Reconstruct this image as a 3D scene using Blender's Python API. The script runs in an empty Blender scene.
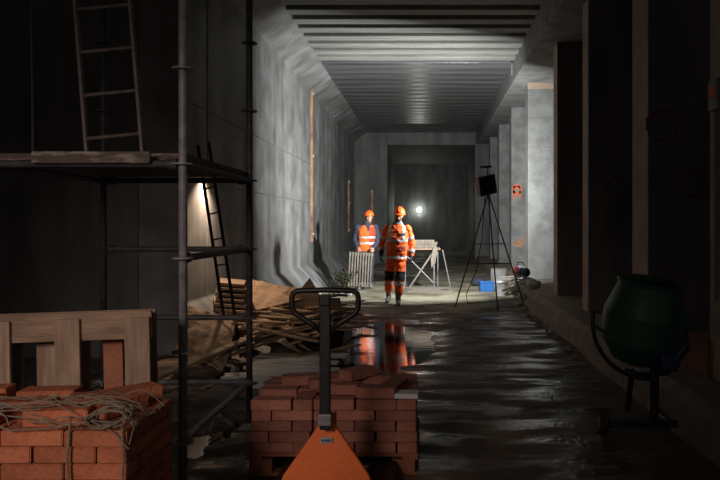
import bpy, bmesh, math, random
from mathutils import Vector, Matrix, Euler, noise
PI = math.pi
sc = bpy.context.scene
COL = sc.collection
RND = random.Random(7)

# ------------------------------------------------------------------ materials
MATS = {}
def mat(name, col, rough=0.7, col2=None, scale=4.0, bump=0.0, bscale=20.0, metal=0.0, rnd=0.0, rough2=None, spec=0.5,
        stretch=(1, 1, 1), detail=6.0, contrast=(0.35, 0.65), emit=None, coat=0.0):
    if name in MATS: return MATS[name]
    m = bpy.data.materials.new(name); m.use_nodes = True
    nt = m.node_tree; N = nt.nodes; L = nt.links
    b = N['Principled BSDF']
    b.inputs['Base Color'].default_value = (*col, 1); b.inputs['Roughness'].default_value = rough
    b.inputs['Metallic'].default_value = metal; b.inputs['Specular IOR Level'].default_value = spec
    b.inputs['Coat Weight'].default_value = coat
    tc = N.new('ShaderNodeTexCoord'); mp = N.new('ShaderNodeMapping'); mp.inputs['Scale'].default_value = stretch
    L.new(tc.outputs['Object'], mp.inputs['Vector'])
    nz = N.new('ShaderNodeTexNoise'); nz.inputs['Scale'].default_value = scale; nz.inputs['Detail'].default_value = detail
    nz.inputs['Roughness'].default_value = 0.6
    L.new(mp.outputs[0], nz.inputs['Vector'])
    out = None
    if col2 is not None:
        rp = N.new('ShaderNodeValToRGB'); rp.color_ramp.elements[0].position = contrast[0]; rp.color_ramp.elements[1].position = contrast[1]
        rp.color_ramp.elements[0].color = (*col, 1); rp.color_ramp.elements[1].color = (*col2, 1)
        L.new(nz.outputs['Fac'], rp.inputs[0]); out = rp.outputs[0]
    if rnd > 0:
        oi = N.new('ShaderNodeObjectInfo'); hs = N.new('ShaderNodeHueSaturation')
        mr = N.new('ShaderNodeMapRange'); mr.inputs['To Min'].default_value = 1 - rnd; mr.inputs['To Max'].default_value = 1 + rnd
        L.new(oi.outputs['Random'], mr.inputs[0]); L.new(mr.outputs[0], hs.inputs['Value'])
        hs.inputs['Color'].default_value = (*col, 1)
        if out: L.new(out, hs.inputs['Color'])
        out = hs.outputs[0]
    if out: L.new(out, b.inputs['Base Color'])
    if rough2 is not None:
        mr = N.new('ShaderNodeMapRange'); mr.inputs['From Min'].default_value = .3; mr.inputs['From Max'].default_value = .7
        mr.inputs['To Min'].default_value = rough; mr.inputs['To Max'].default_value = rough2
        n2 = N.new('ShaderNodeTexNoise'); n2.inputs['Scale'].default_value = scale * 1.7; L.new(mp.outputs[0], n2.inputs['Vector'])
        L.new(n2.outputs['Fac'], mr.inputs[0]); L.new(mr.outputs[0], b.inputs['Roughness'])
    if bump > 0:
        n3 = N.new('ShaderNodeTexNoise'); n3.inputs['Scale'].default_value = bscale; n3.inputs['Detail'].default_value = 5
        L.new(mp.outputs[0], n3.inputs['Vector'])
        bp = N.new('ShaderNodeBump'); bp.inputs['Strength'].default_value = bump; bp.inputs['Distance'].default_value = 0.02
        L.new(n3.outputs['Fac'], bp.inputs['Height']); L.new(bp.outputs[0], b.inputs['Normal'])
    if emit:
        b.inputs['Emission Color'].default_value = (*emit[0], 1); b.inputs['Emission Strength'].default_value = emit[1]
    MATS[name] = m
    return m

def concrete_wall_mat():
    m = bpy.data.materials.new('streaked_concrete'); m.use_nodes = True
    nt = m.node_tree; N = nt.nodes; L = nt.links; b = N['Principled BSDF']
    tc = N.new('ShaderNodeTexCoord')
    mp = N.new('ShaderNodeMapping'); mp.inputs['Scale'].default_value = (1, 1.6, .12); L.new(tc.outputs['Object'], mp.inputs['Vector'])
    n1 = N.new('ShaderNodeTexNoise'); n1.inputs['Scale'].default_value = 1.3; n1.inputs['Detail'].default_value = 8; L.new(mp.outputs[0], n1.inputs['Vector'])
    n2 = N.new('ShaderNodeTexNoise'); n2.inputs['Scale'].default_value = 2.2; n2.inputs['Detail'].default_value = 8; L.new(tc.outputs['Object'], n2.inputs['Vector'])
    r1 = N.new('ShaderNodeValToRGB'); r1.color_ramp.elements[0].position = .36; r1.color_ramp.elements[1].position = .62
    r1.color_ramp.elements[0].color = (.20, .20, .195, 1); r1.color_ramp.elements[1].color = (.33, .335, .35, 1)
    L.new(n1.outputs['Fac'], r1.inputs[0])
    r2 = N.new('ShaderNodeValToRGB'); r2.color_ramp.elements[0].position = .35; r2.color_ramp.elements[1].position = .7
    r2.color_ramp.elements[0].color = (.55, .54, .5, 1); r2.color_ramp.elements[1].color = (1, 1, 1, 1)
    L.new(n2.outputs['Fac'], r2.inputs[0])
    mx = N.new('ShaderNodeMix'); mx.data_type = 'RGBA'; mx.blend_type = 'MULTIPLY'; mx.inputs[0].default_value = 1
    L.new(r1.outputs[0], mx.inputs[6]); L.new(r2.outputs[0], mx.inputs[7]); L.new(mx.outputs[2], b.inputs['Base Color'])
    b.inputs['Roughness'].default_value = .62
    bp = N.new('ShaderNodeBump'); bp.inputs['Strength'].default_value = .12; bp.inputs['Distance'].default_value = .02
    L.new(n2.outputs['Fac'], bp.inputs['Height']); L.new(bp.outputs[0], b.inputs['Normal'])
    return m

M_WALL = concrete_wall_mat()
M_CONC = mat('grey_concrete', (.17, .17, .165), .75, (.36, .36, .35), 2.2, .3, 14)
M_CEIL = mat('ceiling_concrete', (.09, .09, .09), .30, (.16, .16, .165), 1.5, .9, 3.0, rough2=.30, stretch=(.2, 5.0, 1))
nt_ = M_CEIL.node_tree; wv = nt_.nodes.new('ShaderNodeTexWave'); wv.bands_direction = 'Y'; wv.inputs['Scale'].default_value = .55
wv.inputs['Distortion'].default_value = 2.0; wv.inputs['Detail'].default_value = 3; wv.inputs['Detail Scale'].default_value = 1.0
tc_ = nt_.nodes.new('ShaderNodeTexCoord'); nt_.links.new(tc_.outputs['Object'], wv.inputs['Vector'])
bp_ = nt_.nodes.new('ShaderNodeBump'); bp_.inputs['Strength'].default_value = 1.0; bp_.inputs['Distance'].default_value = .03
nt_.links.new(wv.outputs['Fac'], bp_.inputs['Height']); old_ = [n for n in nt_.nodes if n.type == 'BUMP' and n != bp_][0]
nt_.links.new(old_.outputs[0], bp_.inputs['Normal']); nt_.links.new(bp_.outputs[0], nt_.nodes['Principled BSDF'].inputs['Normal'])
M_BEAM = mat('pale_beam_concrete', (.17, .175, .16), .7, (.32, .325, .30), 1.2, .3, 16, stretch=(.4, 3, 3))
M_PIL = mat('pillar_concrete', (.15, .155, .15), .8, (.25, .26, .255), 3.0, .35, 18)
M_PILB = mat('brown_pillar_edge', (.34, .26, .19), .8, (.48, .38, .28), 3.0, .3, 18)  # brightened to imitate bounce light on pillar sides; also the capping strip
M_CURB = mat('muddy_curb', (.17, .13, .09), .8, (.29, .23, .17), 3.5, .5, 12)
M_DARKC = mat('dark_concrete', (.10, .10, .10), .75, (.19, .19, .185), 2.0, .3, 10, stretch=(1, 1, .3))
M_BRICK = mat('red_brick', (.34, .095, .045), .85, (.48, .16, .075), 9, .5, 60, rnd=.22)
M_BRICK2 = mat('dusty_red_brick', (.26, .095, .065), .85, (.36, .15, .105), 9, .5, 60, rnd=.25)
M_GREYB = mat('grey_block_face', (.50, .50, .52), .8, (.62, .62, .64), 9, .4, 50)
M_WOOD = mat('weathered_wood', (.20, .13, .09), .8, (.36, .26, .19), 5, .4, 40, stretch=(5, 5, .6), rnd=.15)
M_WOODH = mat('weathered_wood_cross', (.20, .13, .09), .8, (.34, .24, .17), 5, .4, 40, stretch=(.6, 5, 5), rnd=.15)
M_REDWOOD = mat('reddish_pallet_wood', (.24, .085, .045), .8, (.34, .13, .07), 6, .4, 40)
M_PLANK = mat('muddy_plank', (.16, .10, .06), .7, (.40, .28, .17), 4, .4, 30, stretch=(.5, 5, 5), rnd=.35)
M_PALEW = mat('dusty_pale_wood', (.14, .12, .10), .8, (.25, .215, .175), 5, .4, 30, stretch=(4, 4, 1), rnd=.15)
M_REFL = mat('pale_reflection', (.26, .27, .27), .35, (.52, .53, .52), 3, .4, 12, stretch=(.6, 5, 5), rnd=.2)  # carries the imitated puddle reflection of the lit wall
M_CARD = mat('cardboard', (.24, .165, .11), .85, (.38, .27, .18), 3, .2, 20, rnd=.15)
M_STEEL = mat('galvanised_steel', (.20, .20, .215), .55, (.36, .36, .38), 12, .15, 60, metal=.2)
M_DSTEEL = mat('dark_steel', (.035, .035, .038), .6, (.08, .08, .085), 12, .15, 60)  # darker copy of the galvanised steel, for rear and side scaffold tubes
M_MORTAR = mat('mortar_splashed_board', (.13, .10, .085), .85, (.40, .33, .29), 6, .5, 30, stretch=(1, 4, 4), contrast=(.5, .65))
M_BLACK = mat('black_paint', (.012, .012, .013), .45, bump=.1)
M_RUBBER = mat('black_rubber', (.015, .015, .015), .8)
M_ORANGE = mat('orange_enamel', (.92, .19, .04), .42, (.75, .14, .03), 5, .12, 40, contrast=(.45, .8))
M_HIVIS = mat('fluorescent_orange_cloth', (1.0, .16, .012), .75, (.86, .11, .01), 8, .3, 40)
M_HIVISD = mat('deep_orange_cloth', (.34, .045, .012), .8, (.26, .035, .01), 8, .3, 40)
M_BAND = mat('silver_reflective_tape', (.50, .52, .54), .4, metal=.2)
M_NAVY = mat('navy_cloth', (.018, .024, .045), .85, (.035, .045, .07), 12, .3, 40)
M_GREYCL = mat('grey_cloth', (.10, .11, .12), .85, (.17, .18, .19), 12, .3, 40)
M_DARKCL = mat('black_cloth', (.015, .015, .018), .9, bump=.3)
M_SKIN = mat('skin', (.50, .27, .19), .55)
M_SKIN2 = mat('tanned_skin', (.42, .21, .13), .6)
M_HAIR = mat('dark_brown_hair', (.03, .018, .012), .8, bump=.5, bscale=90)
M_HELMET = mat('orange_helmet_plastic', (1.0, .13, .015), .35)
M_BOOT = mat('dark_boot_rubber', (.05, .055, .06), .5, (.13, .13, .13), 8)
M_BOOTG = mat('grey_blue_boot', (.12, .15, .20), .6, (.2, .23, .27), 8)
M_GREEN = mat('dark_green_enamel', (.012, .085, .045), .35, (.03, .10, .06), 5, .15, 20, rough2=.6)
M_BLUE = mat('blue_plastic', (.015, .11, .36), .5, (.02, .15, .44), 6, .3, 20)
M_DBLUE = mat('dark_blue_housing', (.015, .03, .10), .5)
M_RUST = mat('rusty_orange_stain', (.24, .12, .07), .8, (.62, .36, .22), 5, .4, 14, stretch=(1, 1, .5))
M_GRAF = mat('orange_spray_paint', (.85, .17, .05), .7, (.5, .12, .06), 18)
M_GRAFD = mat('dark_red_spray_paint', (.20, .05, .045), .8, (.12, .04, .04), 14)
M_WHITE = mat('white_plastic', (.55, .55, .56), .5, (.42, .42, .42), 8)
M_RED = mat('red_plastic', (.28, .045, .05), .6)
M_NET = mat('straw_coloured_twine', (.15, .12, .09), .9, (.24, .20, .15), 20)
M_RUBBLE = mat('pale_rubble', (.26, .25, .23), .85, (.46, .45, .42), 8, .5, 20, rnd=.25)
M_SACK = mat('paper_sack', (.20, .17, .14), .85, (.30, .26, .21), 6, .4, 14)
M_ROPE = mat('grey_cable', (.10, .10, .10), .7)
M_LEAF = mat('dry_dark_leaves', (.03, .04, .02), .8, (.06, .06, .035), 9)

# ------------------------------------------------------------------ mesh builder
class MB:
    def __init__(s): s.v = []; s.f = []
    def add(s, vs, fs, M=None):
        o = len(s.v)
        s.v += [tuple(M @ Vector(p)) if M is not None else tuple(p) for p in vs]
        s.f += [tuple(i + o for i in f) for f in fs]
        return s
    def box(s, c, d, rot=None):
        x, y, z = d[0] / 2, d[1] / 2, d[2] / 2
        vs = [(a * x, b * y, e * z) for a in (-1, 1) for b in (-1, 1) for e in (-1, 1)]
        fs = [(0, 1, 3, 2), (4, 6, 7, 5), (0, 4, 5, 1), (2, 3, 7, 6), (0, 2, 6, 4), (1, 5, 7, 3)]
        R = Euler(rot).to_matrix().to_4x4() if rot else Matrix()
        return s.add(vs, fs, Matrix.Translation(c) @ R)
    def b2(s, a, b):   # box from corner to corner
        return s.box([(a[i] + b[i]) / 2 for i in range(3)], [abs(b[i] - a[i]) for i in range(3)])
    def tube(s, pts, r, n=10, cap=True, closed=False):
        pts = [Vector(p) for p in pts]; k = len(pts)
        rs = r if isinstance(r, (list, tuple)) else [r] * k
        rings = []; ref = None
        for i, p in enumerate(pts):
            if closed: t = pts[(i + 1) % k] - pts[i - 1]
            else: t = (pts[min(i + 1, k - 1)] - pts[max(i - 1, 0)])
            t.normalize()
            if ref is None:
                ref = Vector((0, 0, 1)) if abs(t.z) < .9 else Vector((1, 0, 0))
            u = (ref - t * ref.dot(t))
            if u.length < 1e-4: u = t.orthogonal()
            u.normalize(); w = t.cross(u); ref = u
            rings.append([p + (u * math.cos(2 * PI * j / n) + w * math.sin(2 * PI * j / n)) * rs[i] for j in range(n)])
        vs = [q for rg in rings for q in rg]; fs = []
        m = k if closed else k - 1
        for i in range(m):
            a, b = i * n, ((i + 1) % k) * n
            for j in range(n):
                j2 = (j + 1) % n
                fs.append((a + j, a + j2, b + j2, b + j))
        if cap and not closed:
            fs.append(tuple(range(n))[::-1]); fs.append(tuple((k - 1) * n + j for j in range(n)))
        return s.add(vs, fs)
    def lathe(s, prof, n=24, M=None, cap=True):
        vs = []; fs = []
        for (r, z) in prof:
            for j in range(n):
                a = 2 * PI * j / n; vs.append((r * math.cos(a), r * math.sin(a), z))
        for i in range(len(prof) - 1):
            for j in range(n):
                j2 = (j + 1) % n
                fs.append((i * n + j, i * n + j2, (i + 1) * n + j2, (i + 1) * n + j))
        if cap:
            if prof[0][0] > 1e-4: fs.append(tuple(range(n))[::-1])
            if prof[-1][0] > 1e-4: fs.append(tuple((len(prof) - 1) * n + j for j in range(n)))
        return s.add(vs, fs, M)
    def prism(s, poly, a, b, axis='y'):
        n = len(poly)
        def P(p, t):
            return (p[0], t, p[1]) if axis == 'y' else ((t, p[0], p[1]) if axis == 'x' else (p[0], p[1], t))
        vs = [P(p, a) for p in poly] + [P(p, b) for p in poly]
        fs = [tuple(range(n)), tuple(range(2 * n - 1, n - 1, -1))]
        for i in range(n):
            j = (i + 1) % n; fs.append((i, i + n, j + n, j))
        return s.add(vs, fs)
    def ell(s, c, r, M=None, nu=20, nv=12):
        vs = []; fs = []
        T = (M if M is not None else Matrix())
        for i in range(1, nv):
            th = PI * i / nv
            for j in range(nu):
                a = 2 * PI * j / nu
                vs.append((c[0] + r[0] * math.sin(th) * math.cos(a), c[1] + r[1] * math.sin(th) * math.sin(a), c[2] - r[2] * math.cos(th)))
        vs.append((c[0], c[1], c[2] - r[2])); vs.append((c[0], c[1], c[2] + r[2]))
        b, t = len(vs) - 2, len(vs) - 1
        for i in range(nv - 2):
            for j in range(nu):
                j2 = (j + 1) % nu; fs.append((i * nu + j, i * nu + j2, (i + 1) * nu + j2, (i + 1) * nu + j))
        for j in range(nu):
            j2 = (j + 1) % nu; fs.append((b, j2, j)); fs.append((t, (nv - 2) * nu + j, (nv - 2) * nu + j2))
        return s.add(vs, fs, T)
    def mesh(s, name):
        me = bpy.data.meshes.new(name); me.from_pydata(s.v, [], s.f)
        bm = bmesh.new(); bm.from_mesh(me); bmesh.ops.recalc_face_normals(bm, faces=bm.faces); bm.to_mesh(me); bm.free()
        return me
    def build(s, name, material, parent=None, bevel=0.0, smooth=False, loc=None, rot=None):
        me = s.mesh(name); me.materials.append(material)
        return link(name, me, parent, bevel, smooth, loc, rot)

def link(name, me, parent=None, bevel=0.0, smooth=False, loc=None, rot=None):
    o = bpy.data.objects.new(name, me); COL.objects.link(o)
    if parent is not None: o.parent = parent
    if loc is not None: o.location = loc
    if rot is not None: o.rotation_euler = rot
    if bevel:
        md = o.modifiers.new('bevel', 'BEVEL'); md.width = bevel; md.segments = 2; md.limit_method = 'ANGLE'
    if smooth:
        for p in me.polygons: p.use_smooth = True
    return o

def thing(name, label, cat, loc=(0, 0, 0), rot=(0, 0, 0), group=None):
    o = bpy.data.objects.new(name, None); COL.objects.link(o); o.empty_display_size = .1
    o.location = loc; o.rotation_euler = rot if isinstance(rot, (tuple, list)) else (0, 0, rot)
    o['label'] = label; o['category'] = cat
    if group: o['group'] = group
    return o
def tag(o, label, cat, group=None, kind=None):
    o['label'] = label; o['category'] = cat
    if group: o['group'] = group
    if kind: o['kind'] = kind
    return o
def struct(o, label=None):
    o['kind'] = 'structure'
    if label: o['label'] = label
    return o
def copy_tree(root, loc, rot, label=None, group=None):
    r = root.copy(); COL.objects.link(r); r.location = loc; r.rotation_euler = rot
    if label: r['label'] = label
    if group: r['group'] = group
    for ch in root.children:
        c = ch.copy(); COL.objects.link(c); c.parent = r
        for g in ch.children:
            d = g.copy(); COL.objects.link(d); d.parent = c
    return r

# ------------------------------------------------------------------ the setting
def floor_h(x, y):
    n = noise.fractal(Vector((x * .8, y * .7, 3.1)), 1.0, 2.0, 5)
    f = noise.fractal(Vector((x * 2.3, y * 3.9, 9.7)), 1.0, 2.0, 4)
    h = .023 + .020 * n + .011 * f
    def blob(cx, cy, rx, ry, d):
        q = ((x - cx) / rx) ** 2 + ((y - cy) / ry) ** 2
        return -d * math.exp(-q * q)
    h += blob(-.70, 9.2, .85, 1.75, .065)
    h += blob(-1.45, 7.3, .95, 1.2, .06)
    h += blob(-1.9, 5.0, .55, 1.1, .03)
    h += .012 * math.exp(-(((x - 1.0) / .7) ** 2 + ((y - 9.5) / 3.0) ** 2))
    if y > 12.3: h += .035 * min(1, (y - 12.3) / .7)
    if x < -2.2: h += .02
    return h
xs = [-3.4 + .09 * i for i in range(int(5.6 / .09) + 1)]
ys = []; y = 1.2
while y < 41:
    ys.append(y); y += .05 + .006 * y
vs = [(x, yy, floor_h(x, yy)) for yy in ys for x in xs]
nx = len(xs)
fs = [(j * nx + i, j * nx + i + 1, (j + 1) * nx + i + 1, (j + 1) * nx + i) for j in range(len(ys) - 1) for i in range(nx - 1)]
mb = MB(); mb.add(vs, fs)
def mud_mat():
    m = bpy.data.materials.new('wet_mud'); m.use_nodes = True
    nt = m.node_tree; N = nt.nodes; L = nt.links; b = N['Principled BSDF']
    tc = N.new('ShaderNodeTexCoord')
    n1 = N.new('ShaderNodeTexNoise'); n1.inputs['Scale'].default_value = 1.1; n1.inputs['Detail'].default_value = 8; L.new(tc.outputs['Object'], n1.inputs['Vector'])
    r1 = N.new('ShaderNodeValToRGB'); r1.color_ramp.elements[0].position = .38; r1.color_ramp.elements[1].position = .66
    r1.color_ramp.elements[0].color = (.048, .030, .019, 1); r1.color_ramp.elements[1].color = (.16, .108, .068, 1)
    L.new(n1.outputs['Fac'], r1.inputs[0])
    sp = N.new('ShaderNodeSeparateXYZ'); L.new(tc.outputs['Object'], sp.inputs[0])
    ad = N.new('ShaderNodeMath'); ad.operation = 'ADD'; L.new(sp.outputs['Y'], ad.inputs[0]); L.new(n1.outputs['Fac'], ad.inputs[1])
    lit_ground = N.new('ShaderNodeMapRange'); lit_ground.inputs['From Min'].default_value = 12.5; lit_ground.inputs['From Max'].default_value = 13.5; L.new(ad.outputs[0], lit_ground.inputs[0])  # paler, rougher ground past the lamp: floodlit look put into the mud colour
    dm_ = N.new('ShaderNodeMix'); dm_.data_type = 'RGBA'; L.new(lit_ground.outputs[0], dm_.inputs[0]); L.new(r1.outputs[0], dm_.inputs[6])
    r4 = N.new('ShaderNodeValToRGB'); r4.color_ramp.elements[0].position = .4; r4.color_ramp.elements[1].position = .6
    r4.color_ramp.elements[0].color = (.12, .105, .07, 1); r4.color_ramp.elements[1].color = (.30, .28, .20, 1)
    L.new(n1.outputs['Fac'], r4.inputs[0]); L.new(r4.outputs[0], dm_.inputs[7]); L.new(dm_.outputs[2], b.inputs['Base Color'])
    n2 = N.new('ShaderNodeTexNoise'); n2.inputs['Scale'].default_value = 1.9; n2.inputs['Detail'].default_value = 5; mp = N.new('ShaderNodeMapping'); mp.inputs['Scale'].default_value = (.7, 1.7, 1); L.new(tc.outputs['Object'], mp.inputs['Vector']); L.new(mp.outputs[0], n2.inputs['Vector'])
    mr = N.new('ShaderNodeMapRange'); mr.inputs['From Min'].default_value = .40; mr.inputs['From Max'].default_value = .56
    mr.inputs['To Min'].default_value = .15; mr.inputs['To Max'].default_value = .75
    L.new(n2.outputs['Fac'], mr.inputs[0])
    dr = N.new('ShaderNodeMath'); dr.operation = 'MULTIPLY_ADD'; dr.inputs[1].default_value = .38; L.new(lit_ground.outputs[0], dr.inputs[0]); L.new(mr.outputs[0], dr.inputs[2])
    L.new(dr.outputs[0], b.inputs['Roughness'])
    n3 = N.new('ShaderNodeTexNoise'); n3.inputs['Scale'].default_value = 16; n3.inputs['Detail'].default_value = 6; L.new(tc.outputs['Object'], n3.inputs['Vector'])
    bp = N.new('ShaderNodeBump'); bp.inputs['Strength'].default_value = .35; bp.inputs['Distance'].default_value = .02
    L.new(n3.outputs['Fac'], bp.inputs['Height']); L.new(bp.outputs[0], b.inputs['Normal'])
    return m
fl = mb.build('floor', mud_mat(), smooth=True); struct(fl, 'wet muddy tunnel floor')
M_WATER = mat('murky_water', (.022, .018, .014), .04, bump=.07, bscale=7.0, spec=.65, stretch=(.6, 1.6, 1))
w = MB().b2((-2.37, 2.0, -.09), (1.75, 14.5, 0.0)).build('puddle', M_WATER)
tag(w, 'murky puddle water lying across the muddy tunnel floor', 'puddle', kind='stuff')

H1, H2 = 4.87, 5.2
XW = -2.9
# left wall with chamfered foot and haunch
def wall_profile():
    return [(XW - .5, -.1), (-2.38, -.1), (-2.38, .06), (XW, .62), (XW, H1), (-2.40, H2), (-2.40, 5.75), (XW - .5, 5.75)]
mb = MB()
joints = [8.2, 9.2, 13.25, 17.3, 21.4, 25.4, 27.6]
for a, b in zip(joints[:-1], joints[1:]):
    p = wall_profile()
    mb.prism(p, a + .012, b - .012)
mb.b2((XW - .5, 8.2, -.1), (XW - .03, 27.6, 5.2))
wl = mb.build('wall_left', M_WALL, bevel=.02); struct(wl, 'streaked concrete wall on the left with sloping foot and haunch')
for z in (2.10, 3.05):
    t = MB().b2((XW - .01, 8.2, z), (XW + .006, 17.3, z + .018)).build('wall_joint_trim', M_DARKC, None); struct(t)
# ceiling
c = MB().b2((-7.3, 1.5, 5.5), (6.6, 15.8, 5.75)).build('ceiling', M_CEIL); struct(c, 'dark concrete ceiling above the beams')
mb = MB().b2((-2.6, 15.75, 5.205), (1.95, 27.6, 5.6))
c2 = mb.build('ceiling', M_CEIL, bevel=.01); struct(c2, 'low concrete ceiling beyond the beams')
yb = 15.5
while yb > 3:
    o = MB().b2((-2.42, yb - .30, 5.2), (1.92, yb, 5.49)).build('ceiling_beam', M_BEAM, bevel=.015); struct(o)
    yb -= .56
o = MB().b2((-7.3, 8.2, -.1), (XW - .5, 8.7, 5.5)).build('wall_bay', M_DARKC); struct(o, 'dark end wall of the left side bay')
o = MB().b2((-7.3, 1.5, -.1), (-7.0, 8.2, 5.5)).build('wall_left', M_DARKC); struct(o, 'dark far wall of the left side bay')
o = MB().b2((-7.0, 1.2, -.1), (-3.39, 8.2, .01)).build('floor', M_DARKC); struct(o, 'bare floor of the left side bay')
# longitudinal beam on the pillars
o = MB().b2((1.9, 1.5, 4.75), (3.0, 27.6, 5.48)).build('edge_beam', M_PIL, bevel=.02); struct(o, 'long concrete beam carried by the pillars')
o = MB().b2((1.86, 15.7, 4.93), (1.9, 15.76, 5.2)).build('beam_trim', M_PIL); struct(o)
# curb and bay floor
mb = MB().prism([(1.80, -.1), (1.88, .25), (1.95, .33), (6.5, .33), (6.5, -.1)], 1.5, 27.6)
o = mb.build('curb_floor', M_CURB); struct(o, 'raised muddy curb under the pillars')
# pillars
pil = [4.95, 7.16, 9.84, 12.2, 15.75, 18.9, 22.2, 25.4]
pilobj = []
for k, y0 in enumerate(pil):
    d = [.65, .56, .36, .36, .45, .45, .45, .45][k]
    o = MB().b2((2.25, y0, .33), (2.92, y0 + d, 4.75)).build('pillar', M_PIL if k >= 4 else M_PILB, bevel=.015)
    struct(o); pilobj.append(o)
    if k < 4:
        M_SHADED = M_DARKC
        o.data.materials.append(M_SHADED)
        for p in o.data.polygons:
            if abs(p.normal.x) < .5: p.material_index = 1  # near pillars: faces painted darker, sides lighter, imitating how light falls
# grooves on the pale pillar and its capping strip
o = MB().b2((2.24, 15.70, 4.62), (2.95, 15.75, 4.76)).build('pillar_trim', M_PILB); struct(o)
for z in (3.05, 3.95, 3.30):
    o = MB().b2((2.27, 15.742, z), (2.90, 15.752, z + .018)).build('pillar_trim', M_DARKC); struct(o)
# side bay wall, ceiling over it handled above
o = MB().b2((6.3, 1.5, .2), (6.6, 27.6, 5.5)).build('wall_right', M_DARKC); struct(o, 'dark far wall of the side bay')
# portal and end section
yp = 27.6
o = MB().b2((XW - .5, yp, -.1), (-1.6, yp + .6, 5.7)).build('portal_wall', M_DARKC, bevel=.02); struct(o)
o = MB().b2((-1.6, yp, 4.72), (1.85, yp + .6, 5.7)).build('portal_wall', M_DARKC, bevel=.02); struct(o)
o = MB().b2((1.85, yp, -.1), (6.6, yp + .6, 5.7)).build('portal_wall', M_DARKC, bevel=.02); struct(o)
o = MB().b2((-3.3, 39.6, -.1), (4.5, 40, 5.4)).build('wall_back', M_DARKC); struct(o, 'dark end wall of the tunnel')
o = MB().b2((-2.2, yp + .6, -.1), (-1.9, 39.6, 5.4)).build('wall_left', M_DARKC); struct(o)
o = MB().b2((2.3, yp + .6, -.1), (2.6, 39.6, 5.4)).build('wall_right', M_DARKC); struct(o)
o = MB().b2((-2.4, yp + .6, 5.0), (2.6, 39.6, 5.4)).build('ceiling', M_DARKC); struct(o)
o = MB().b2((-2.35, 28.2, -.09), (2.6, 39.7, .03)).build('floor', M_CURB); struct(o)
# conduits/rusty joint strips
for (x0, y0, z0, z1, lab) in ((XW + .03, 17.32, 1.15, 5.0, 'tall rust-stained strip down the lit left wall'),
                              (XW + .03, 25.4, 1.3, 3.2, 'short rust-stained strip on the left wall behind the workers'),
                              (-2.2, 27.55, 1.4, 2.95, 'short rust-stained strip on the far portal face')):
    t = thing('rusty_strip', lab, 'strip', (x0, y0, z0))
    pts = []
    mb = MB()
    zz = 0; h = z1 - z0
    r2 = random.Random(int(y0 * 10))
    poly = []
    n = 14
    L_ = [(-.035 - r2.random() * .02, h * i / n) for i in range(n + 1)]; R_ = [(.035 + r2.random() * .025, h * i / n) for i in range(n, -1, -1)]
    mb.prism(L_ + R_, -.03, .02, 'x' if y0 < 27 else 'y')
    mb.build('strip_face', M_RUST, t)
    for q in (.05, .55, .95):
        MB().box((.03 if y0 < 27 else 0, -.01 if y0 < 27 else -.04, h * q), (.04, .04, .06)).build('glint_block', M_BAND, t, bevel=.006)  # small bright blocks added to stand in for glints along the strip

# spray marks on pillars
def ring_mark(name, x, y, z, r, w, m, label, seed, open_=.0, sx=1.0):
    rr = random.Random(seed); n = 30; vs = []; fs = []
    k = int(n * (1 - open_))
    for i in range(n):
        a = 2 * PI * i / n + seed
        j = 1 + rr.uniform(-.08, .08)
        for q in (r * j - w / 2, r * j + w / 2):
            vs.append((q * math.cos(a) * sx, 0, q * math.sin(a))); 
        for q in (r * j - w / 2, r * j + w / 2):
            vs.append((q * math.cos(a) * sx, .004, q * math.sin(a)))
    for i in range(k):
        j = (i + 1) % n
        fs += [(4*i, 4*i+1, 4*j+1, 4*j), (4*i+2, 4*j+2, 4*j+3, 4*i+3), (4*i+1, 4*i+3, 4*j+3, 4*j+1), (4*i, 4*j, 4*j+2, 4*i+2)]
    o = MB().add(vs, fs).build(name, m, None, loc=(x, y - .0035, z))
    tag(o, label, 'paint mark'); return o
mk = ring_mark('spray_mark', 2.40, 18.9, 2.52, .11, .07, M_GRAF, 'orange sprayed ring mark on a lit pale pillar', 3, sx=.9)
m = MB(); m.b2((-.11, 0, -.24), (-.05, .004, -.02)); m.b2((.06, 0, -.24), (.11, .004, -.04)); m.b2((-.10, 0, .02), (.09, .004, .09)); m.build('paint_stroke', M_GRAF, mk)
m = MB(); 
m.add([(-.16, 0, 0), (.1, 0, -.05), (.17, 0, .12), (.12, 0, .3), (.05, 0, .16), (-.08, 0, .12),
       (-.16, .004, 0), (.1, .004, -.05), (.17, .004, .12), (.12, .004, .3), (.05, .004, .16), (-.08, .004, .12)],
      [(0, 1, 2, 3, 4, 5), (11, 10, 9, 8, 7, 6)] + [(i, i + 6, (i + 1) % 6 + 6, (i + 1) % 6) for i in range(6)])
tag(m.build('rust_stain', M_RUST, None, loc=(2.44, 18.895, 1.0)), 'rusty brown stain low on the lit pillar behind generator', 'stain')
ring_mark('spray_mark', 2.40, 7.16, 2.58, .155, .035, M_GRAFD, 'large dark red sprayed circle high on the nearest broad pillar face', 5)
ring_mark('spray_mark', 2.72, 7.16, 1.98, .125, .035, M_GRAFD, 'dark red sprayed circle lower on the nearest broad pillar face', 6)
ring_mark('spray_mark', 2.66, 9.84, 2.10, .13, .035, M_GRAFD, 'faint dark red sprayed circle on pillar behind the mixer', 8)

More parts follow.
